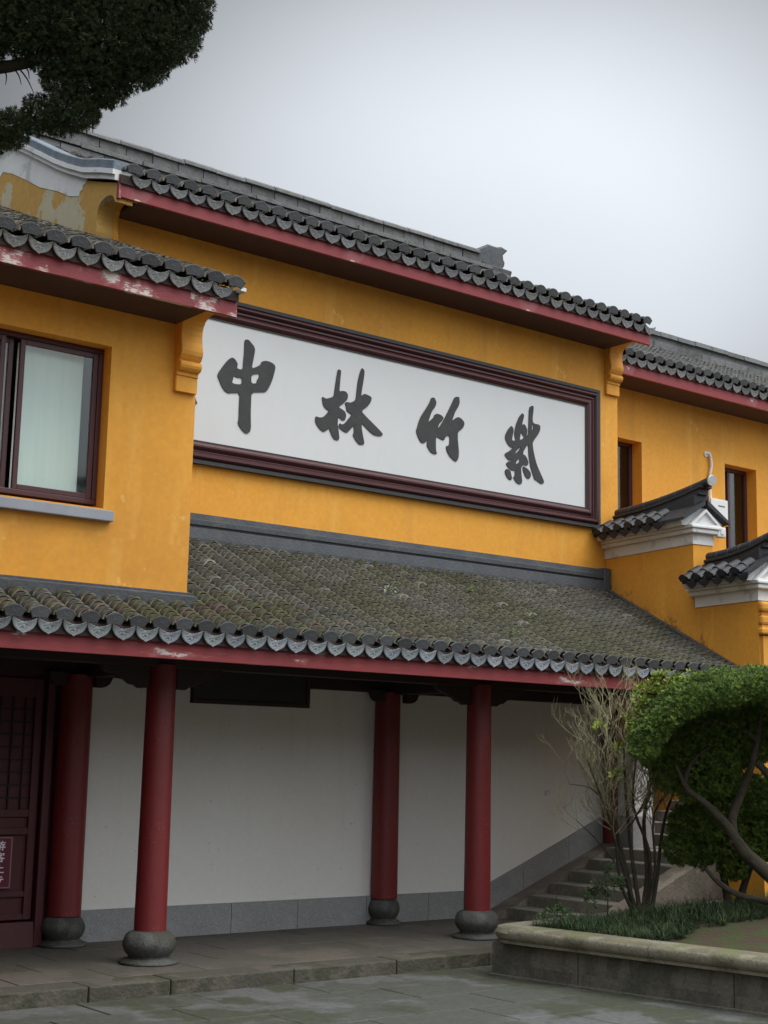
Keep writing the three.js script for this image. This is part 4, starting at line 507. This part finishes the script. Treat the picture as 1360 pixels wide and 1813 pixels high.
// trained conifer in the planter
{
  const o = thing('trained_conifer', 'trained evergreen with a leaning bare trunk and a broad bright green foliage pad', 'tree'), D = 15.3;
  limb(o, 'trunk', [[1450, 1660], [1405, 1590], [1362, 1548], [1318, 1508], [1285, 1460], [1252, 1425], [1218, 1398], [1196, 1355]], [14.9, 15.1, D, D, D, D, D, D], [0.11, 0.095, 0.08, 0.068, 0.05, 0.038, 0.03, 0.018], M.bark, 12);
  limb(o, 'limb', [[1300, 1492], [1296, 1450], [1312, 1405], [1332, 1350], [1342, 1300], [1350, 1250]], [D, D + 0.05, D + 0.1, D, D, D], [0.058, 0.05, 0.045, 0.038, 0.028, 0.015], M.bark, 10);
  limb(o, 'limb', [[1338, 1348], [1356, 1366], [1385, 1402], [1430, 1440]], D, [0.035, 0.04, 0.05, 0.06], M.bark, 8); limb(o, 'limb', [[1248, 1536], [1272, 1562], [1310, 1585], [1360, 1596], [1405, 1600]], D + 0.1, [0.02, 0.028, 0.032, 0.04, 0.05], M.bark, 8);
  limb(o, 'limb', [[1342, 1310], [1310, 1290], [1270, 1280], [1220, 1285]], D, [0.035, 0.025, 0.018, 0.01], M.bark, 7); limb(o, 'limb', [[1210, 1390], [1225, 1350], [1260, 1320]], D, [0.03, 0.02, 0.01], M.bark, 7);
  const S = D / 2576, r = rng(61), bl = [], inner = [];   // a domed roof of fresh growth over a sparse, older inside
  for (const [u, v, q] of [[1140, 1312, 22], [1150, 1284, 26], [1174, 1258, 28], [1206, 1234, 30], [1246, 1216, 34], [1292, 1209, 34], [1336, 1204, 36], [1384, 1206, 38], [1434, 1212, 40], [1484, 1226, 40]]) for (const k of [-0.7, -0.4, -0.1, 0.25, 0.7]) bl.push([at(u + rr(-6, 6, r), v + rr(-5, 5, r) + k * k * 34, D + k), q * S, q * S * 0.62, q * S * 1.1]);
  for (const [u, v, q] of [[1165, 1330, 36], [1190, 1375, 34], [1200, 1300, 44], [1250, 1290, 50], [1305, 1280, 50], [1240, 1345, 44], [1290, 1335, 44], [1225, 1395, 30], [1275, 1375, 34], [1330, 1320, 40], [1360, 1270, 50], [1420, 1290, 55]]) for (const k of [0.22, 0.55, 0.9]) inner.push([at(u + rr(-6, 6, r), v + rr(-6, 6, r), D + k), q * S, q * S * 0.85, q * S]);
  crown(o, 'foliage', inner, 2300, JUN, 0.62, rnd => mul3(mix3([0.080, 0.145, 0.016], [0.125, 0.205, 0.026], rnd()), 0.55 + 0.6 * rnd()), 64, 0.3, 0.3);
  crown(o, 'foliage', bl, 3600, JUN, 0.62, (rnd, k, d) => mul3(mix3([0.080, 0.145, 0.016], [0.125, 0.205, 0.026], rnd()), 0.45 + 0.75 * rnd()), 63, 0.45, 0.25);
  crown(o, 'shoots', bl.map(([c, a, b, d]) => [c.clone().add(V(0, 0.015, 0)), a * 1.13, b * 1.2, d * 1.13]), 130, JUN, 0.75, rnd => mul3(mix3([0.10, 0.175, 0.018], [0.16, 0.24, 0.03], rnd()), 0.6 + 0.6 * rnd()), 65, 0.6, 0.0);
}
{
  const o = thing('clipped_shrub', 'lower dark green evergreen shrub behind the leaning conifer trunk', 'shrub'), D = 16.3;
  limb(o, 'stem', [[1290, 1620], [1285, 1570], [1270, 1500], [1260, 1440]], D, [0.05, 0.045, 0.035, 0.015], M.bark); limb(o, 'stem', [[1300, 1620], [1320, 1560], [1345, 1480], [1350, 1430]], D, [0.05, 0.04, 0.03, 0.015], M.bark);
  const S = D / 2576, r = rng(71), bl = []; for (const [u, v, q] of [[1222, 1462, 40], [1275, 1430, 46], [1335, 1412, 46], [1204, 1502, 32], [1265, 1488, 44], [1330, 1488, 50], [1400, 1440, 60], [1410, 1500, 50], [1300, 1535, 28], [1240, 1520, 20]]) for (const k of [-0.25, 0.2]) bl.push([at(u + rr(-5, 5, r), v + rr(-5, 5, r), D + k), q * S, q * S * 0.85, q * S]);
  crown(o, 'foliage', bl, 3400, JUN, 0.62, rnd => mul3(mix3([0.085, 0.150, 0.018], [0.125, 0.200, 0.026], rnd()), 0.55 + 0.6 * rnd()), 73, 0.45, 0.25);
}
// nearly leafless shrub with many stems
{
  const o = thing('bare_shrub', 'nearly leafless many-stemmed shrub in front of the white wall, pale twigs fanned out', 'shrub'), D = 16.0, r = rng(81), tips = [];
  const stems = [[[[1120, 1620], [1113, 1560], [1100, 1505], [1088, 1445], [1078, 1385], [1062, 1315], [1040, 1262]], 0.040, 0], [[[1138, 1620], [1146, 1545], [1140, 1455], [1148, 1405], [1162, 1352], [1172, 1290]], 0.040, 0.1], [[[1152, 1620], [1164, 1550], [1172, 1475], [1184, 1425], [1208, 1372], [1226, 1330]], 0.034, 0.2], [[[1128, 1620], [1106, 1545], [1078, 1445], [1072, 1340], [1086, 1262]], 0.036, -0.1], [[[1134, 1620], [1120, 1525], [1108, 1405], [1104, 1310], [1100, 1250]], 0.036, 0.15], [[[1146, 1620], [1150, 1510], [1122, 1430], [1126, 1350], [1140, 1285]], 0.032, 0.05], [[[1122, 1620], [1098, 1560], [1088, 1480], [1062, 1405], [1042, 1350], [1030, 1310]], 0.026, -0.2], [[[1142, 1620], [1160, 1540], [1158, 1440], [1190, 1390], [1196, 1320]], 0.026, -0.2]];
  for (const [px, w, dz] of stems) { limb(o, 'stem', px, px.map((_, i) => D + dz * i * 0.5), px.map((_, i) => 0.78 * w * (1 - 0.8 * i / (px.length - 1))), M.bark, 7); const c = new THREE.CatmullRomCurve3(px.map(([u, v], i) => at(u, v, D + dz * i * 0.5))); for (let k = 0; k < 13; k++) { const t = 0.38 + 0.58 * r(); tips.push([c.getPoint(t), c.getTangent(t), 0.0085]); } tips.push([c.getPoint(1), c.getTangent(1), 0.007]); }
  for (const px of [[[1072, 1420], [1045, 1395], [1008, 1388]], [[1076, 1445], [1060, 1405], [1022, 1345]], [[1088, 1525], [1052, 1482], [1020, 1452]], [[1112, 1470], [1140, 1420], [1150, 1400]]]) { limb(o, 'stem', px, D - 0.1, [0.012, 0.008, 0.004], M.bark, 5); tips.push([at(...px[1], D - 0.1), V(-0.5, 0.6, 0.1), 0.006], [at(...px[2], D - 0.1), V(-0.5, 0.5, 0.1), 0.005]); }
  const tw = []; const grow = (p, d, w, l, lev) => { const side = V(r() - 0.5, (r() - 0.5) * 0.5, r() - 0.5).multiplyScalar(lev ? 1.9 : 2.4), q = d.clone().normalize().add(side).add(V(0, lev ? 0.35 : 0.1, 0)).normalize(), m = p.clone().addScaledVector(q, l * 0.5).add(V((r() - 0.5) * 0.03, 0, (r() - 0.5) * 0.03)), e = p.clone().addScaledVector(q, l).add(V(0, 0.03, 0));
    tw.push(tube([p, m, e], [w, w * 0.75, w * 0.4], 4)); if (lev < 3) { const n = lev === 0 ? 3 : 2 + (r() > 0.5 ? 1 : 0); for (let k = 0; k < n; k++) { const t = 0.35 + 0.65 * r(), s = t < 0.5 ? p.clone().lerp(m, t * 2) : m.clone().lerp(e, t * 2 - 1); grow(s, q, w * 0.68, l * (0.5 + 0.3 * r()), lev + 1); } } };
  for (const [p, d, w] of tips) { if (p.y > 3.15) continue; grow(p, d, w * 0.8, 0.22 + 0.16 * r(), 0); }
  const t = part('twigs', merge(tw), M.twig, o); t.userData.kind = 'stuff';
  const S = D / 2576, bl = [[1150, 1234, 24], [1180, 1212, 26], [1166, 1226, 24], [1120, 1300, 9], [1062, 1290, 7], [1140, 1330, 8], [1136, 1258, 14], [1112, 1274, 10], [1092, 1372, 9], [1200, 1250, 20], [1098, 1325, 7], [1215, 1205, 16]].map(([u, v, q]) => [at(u, v, D - 0.7), q * S, q * S, q * S]);
  crown(o, 'leaves', bl, 800, BROAD, 1.0, rnd => mul3(mix3([0.17, 0.25, 0.03], [0.26, 0.32, 0.05], rnd()), 0.6 + 0.6 * rnd()), 83, 0.4, 0.4);
}
// ground cover and small plants in the planter
{
  const blade = []; { const r = rng(91); for (let v = 0; v < 3; v++) { const pos = [], idx = []; for (let i = 0; i < 16; i++) { const a = r() * 6.283, l = 0.16 + 0.13 * r(), lean = 0.35 + 0.6 * r(), w = 0.0055, sx = -Math.sin(a), sz = Math.cos(a), k = pos.length / 3; for (let j = 0; j <= 3; j++) { const t = j / 3, h = l * (t * Math.cos(lean * t * 1.2)) * 0.9, o = l * lean * t * t * 0.95, ww = w * (1 - 0.85 * t); const x = Math.cos(a) * (o + 0.015), z = Math.sin(a) * (o + 0.015); pos.push(x + sx * ww, h, z + sz * ww, x - sx * ww, h, z - sz * ww); if (j) { const q = k + (j - 1) * 2; idx.push(q, q + 1, q + 2, q + 1, q + 3, q + 2); } } }
    const g = new THREE.BufferGeometry(); g.setAttribute('position', new THREE.Float32BufferAttribute(pos, 3)); g.setAttribute('uv', new THREE.Float32BufferAttribute(new Float32Array(pos.length / 3 * 2), 2)); g.setIndex(idx); g.computeVertexNormals(); blade.push(g); } }
  const r = rng(93), per = [[], [], []], c = Math.cos(0.158), s = Math.sin(0.158), pts = [];
  while (pts.length < 2600) { const x = 0.33 + 4.2 * r() ** 1.3, z = 0.30 + 2.1 * r(), n = nA(x / 6, z / 6, 12, 3); if (z > 1.55 + 0.9 * (n - 0.2) || (x < 0.42 && n < 0.4)) continue; pts.push([x, z]); const y = 0.29 + 0.13 * sstep(0.2, 1.6, Math.min(x, z)); per[Math.floor(r() * 3)].push([V(3.0 + x * c + z * s, y, 3.27 - x * s + z * c), r() * 6.28, (0.42 + 0.65 * r() ** 2) * (0.7 + 0.6 * nB(x / 5, z / 5, 10, 2)), mul3(mix3([0.018, 0.038, 0.010], [0.038, 0.066, 0.016], r()), 0.7 + 0.5 * r())]); }
  const o = new THREE.Group(); o.name = 'lilyturf'; Object.assign(o.userData, { kind: 'stuff', label: 'dark green grassy ground cover filling the back of the stone planter', category: 'ground cover' }); scene.add(o); const col = new THREE.Color();
  per.forEach((es, i) => { const im = new THREE.InstancedMesh(blade[i], M.leaf, es.length); im.name = 'blades'; im.userData.kind = 'stuff'; im.castShadow = im.receiveShadow = true; es.forEach(([p, a, k, cc], j) => { im.setMatrixAt(j, m4.compose(p, qq.setFromAxisAngle(V(0, 1, 0), a), V(k, k, k))); im.setColorAt(j, col.setRGB(...cc)); }); o.add(im); });
  const sp = (name, label, u, v, D, blobs, tone, seed, geo = BROAD, sc = 0.9) => { const q = thing(name, label, 'plant'); const b = at(u, v, D); part('stem', tube([b.clone().add(V(0, -0.1, 0)), b.clone().add(V(0.01, 0.08, 0)), b.clone().add(V(-0.01, 0.25, 0.01))], [0.008, 0.006, 0.003], 5), M.bark, q); crown(q, 'leaves', blobs.map(([du, dv, k]) => [at(u + du, v + dv, D), k, k, k]), 900, geo, sc, tone, seed, 0.5, 0.5); };
  sp('young_plant', 'leafy young plant standing up from the ground cover left of the bare shrub', 1075, 1610, 15.6, [[-12, -35, 0.10], [14, -45, 0.09], [0, -70, 0.06], [-30, -20, 0.08]], rnd => mul3([0.06, 0.10, 0.035], 0.6 + 0.7 * rnd()), 101);
  sp('leafy_seedling', 'small leafy seedling in the ground cover close to the planter corner', 985, 1630, 15.2, [[0, -16, 0.07], [-14, -8, 0.06], [16, -12, 0.06]], rnd => mul3([0.055, 0.10, 0.03], 0.6 + 0.7 * rnd()), 103);
  sp('broadleaf_weed', 'low broad-leaved weed in the ground cover right of the bare shrub', 1215, 1632, 15.0, [[0, -14, 0.08], [-20, -6, 0.07], [22, -8, 0.06]], rnd => mul3([0.045, 0.085, 0.025], 0.6 + 0.7 * rnd()), 105);
  // weeds rooted between the roof tiles
  const weeds = [[3.14, 1.35, 0.075, 'green and white weed sprouting from the middle of the mossy lean-to roof'], [4.05, 2.45, 0.06, 'yellowish weed near the eaves of the mossy lean-to roof'], [4.72, 1.0, 0.05, 'tiny pale weed below the ridge of the mossy lean-to roof'], [5.0, 1.75, 0.06, 'small thin weed half way down the mossy lean-to roof, right of centre']];
  weeds.forEach(([x, z, k, label], i) => { const q = thing('roof_weed', label, 'weed'), y = lerp(3.115, 4.37, (2.8 - z) / 2.74) + 0.10; part('stem', tube([V(x, y - 0.06, z), V(x + 0.01, y, z), V(x, y + 0.05, z)], [0.004, 0.003, 0.002], 4), M.twig, q); crown(q, 'leaves', [[V(x, y + 0.03, z), k, k * 0.7, k]], 1500, BROAD, 0.5, rnd => i === 0 && rnd() > 0.6 ? [0.55, 0.58, 0.5] : mul3([0.12, 0.17, 0.05], 0.6 + 0.7 * rnd()), 111 + i, 0.5, 0.5); });
}
// unseen hall, added behind the camera to block low sky light
{
  const o = thing('added_hall', 'unseen hall added behind the viewpoint to block low sky light', 'temple hall');
  part('wall', box(-34, 30, -0.2, 5.0, 42, 50), M.yellow, o); part('roof', sweepX([[40.5, 5.4], [46, 9.8], [51.5, 5.4], [51.5, 5.01], [40.5, 5.01]], -35, 31), M.cap, o);
  part('column', merge(Array.from({ length: 12 }, (_, i) => box(-31 + i * 5, -30.6 + i * 5, 0, 5.0, 40.9, 41.3))), M.columnRed, o);
}
{ // unseen trees, added beyond that hall to block more of the low sky
  const o = new THREE.Group(); o.name = 'added_woodland'; Object.assign(o.userData, { kind: 'stuff', label: 'unseen tall wood added behind the viewpoint to block more of the low sky', category: 'wood' }); scene.add(o); const r = rng(131), bl = [];
  for (let i = 0; i < 26; i++) bl.push([V(-50 + i * 4 + rr(-1, 1, r), 6 + rr(-1, 2, r), 64 + rr(-3, 3, r)), 5, 8 + rr(-2, 2, r), 5]);
  crown(o, 'foliage', bl, 3.2, TUFT, 18, rnd => mul3([0.045, 0.075, 0.02], 0.6 + 0.7 * rnd()), 133, 0.4, 0.2);
}
renderer.render(scene, camera);
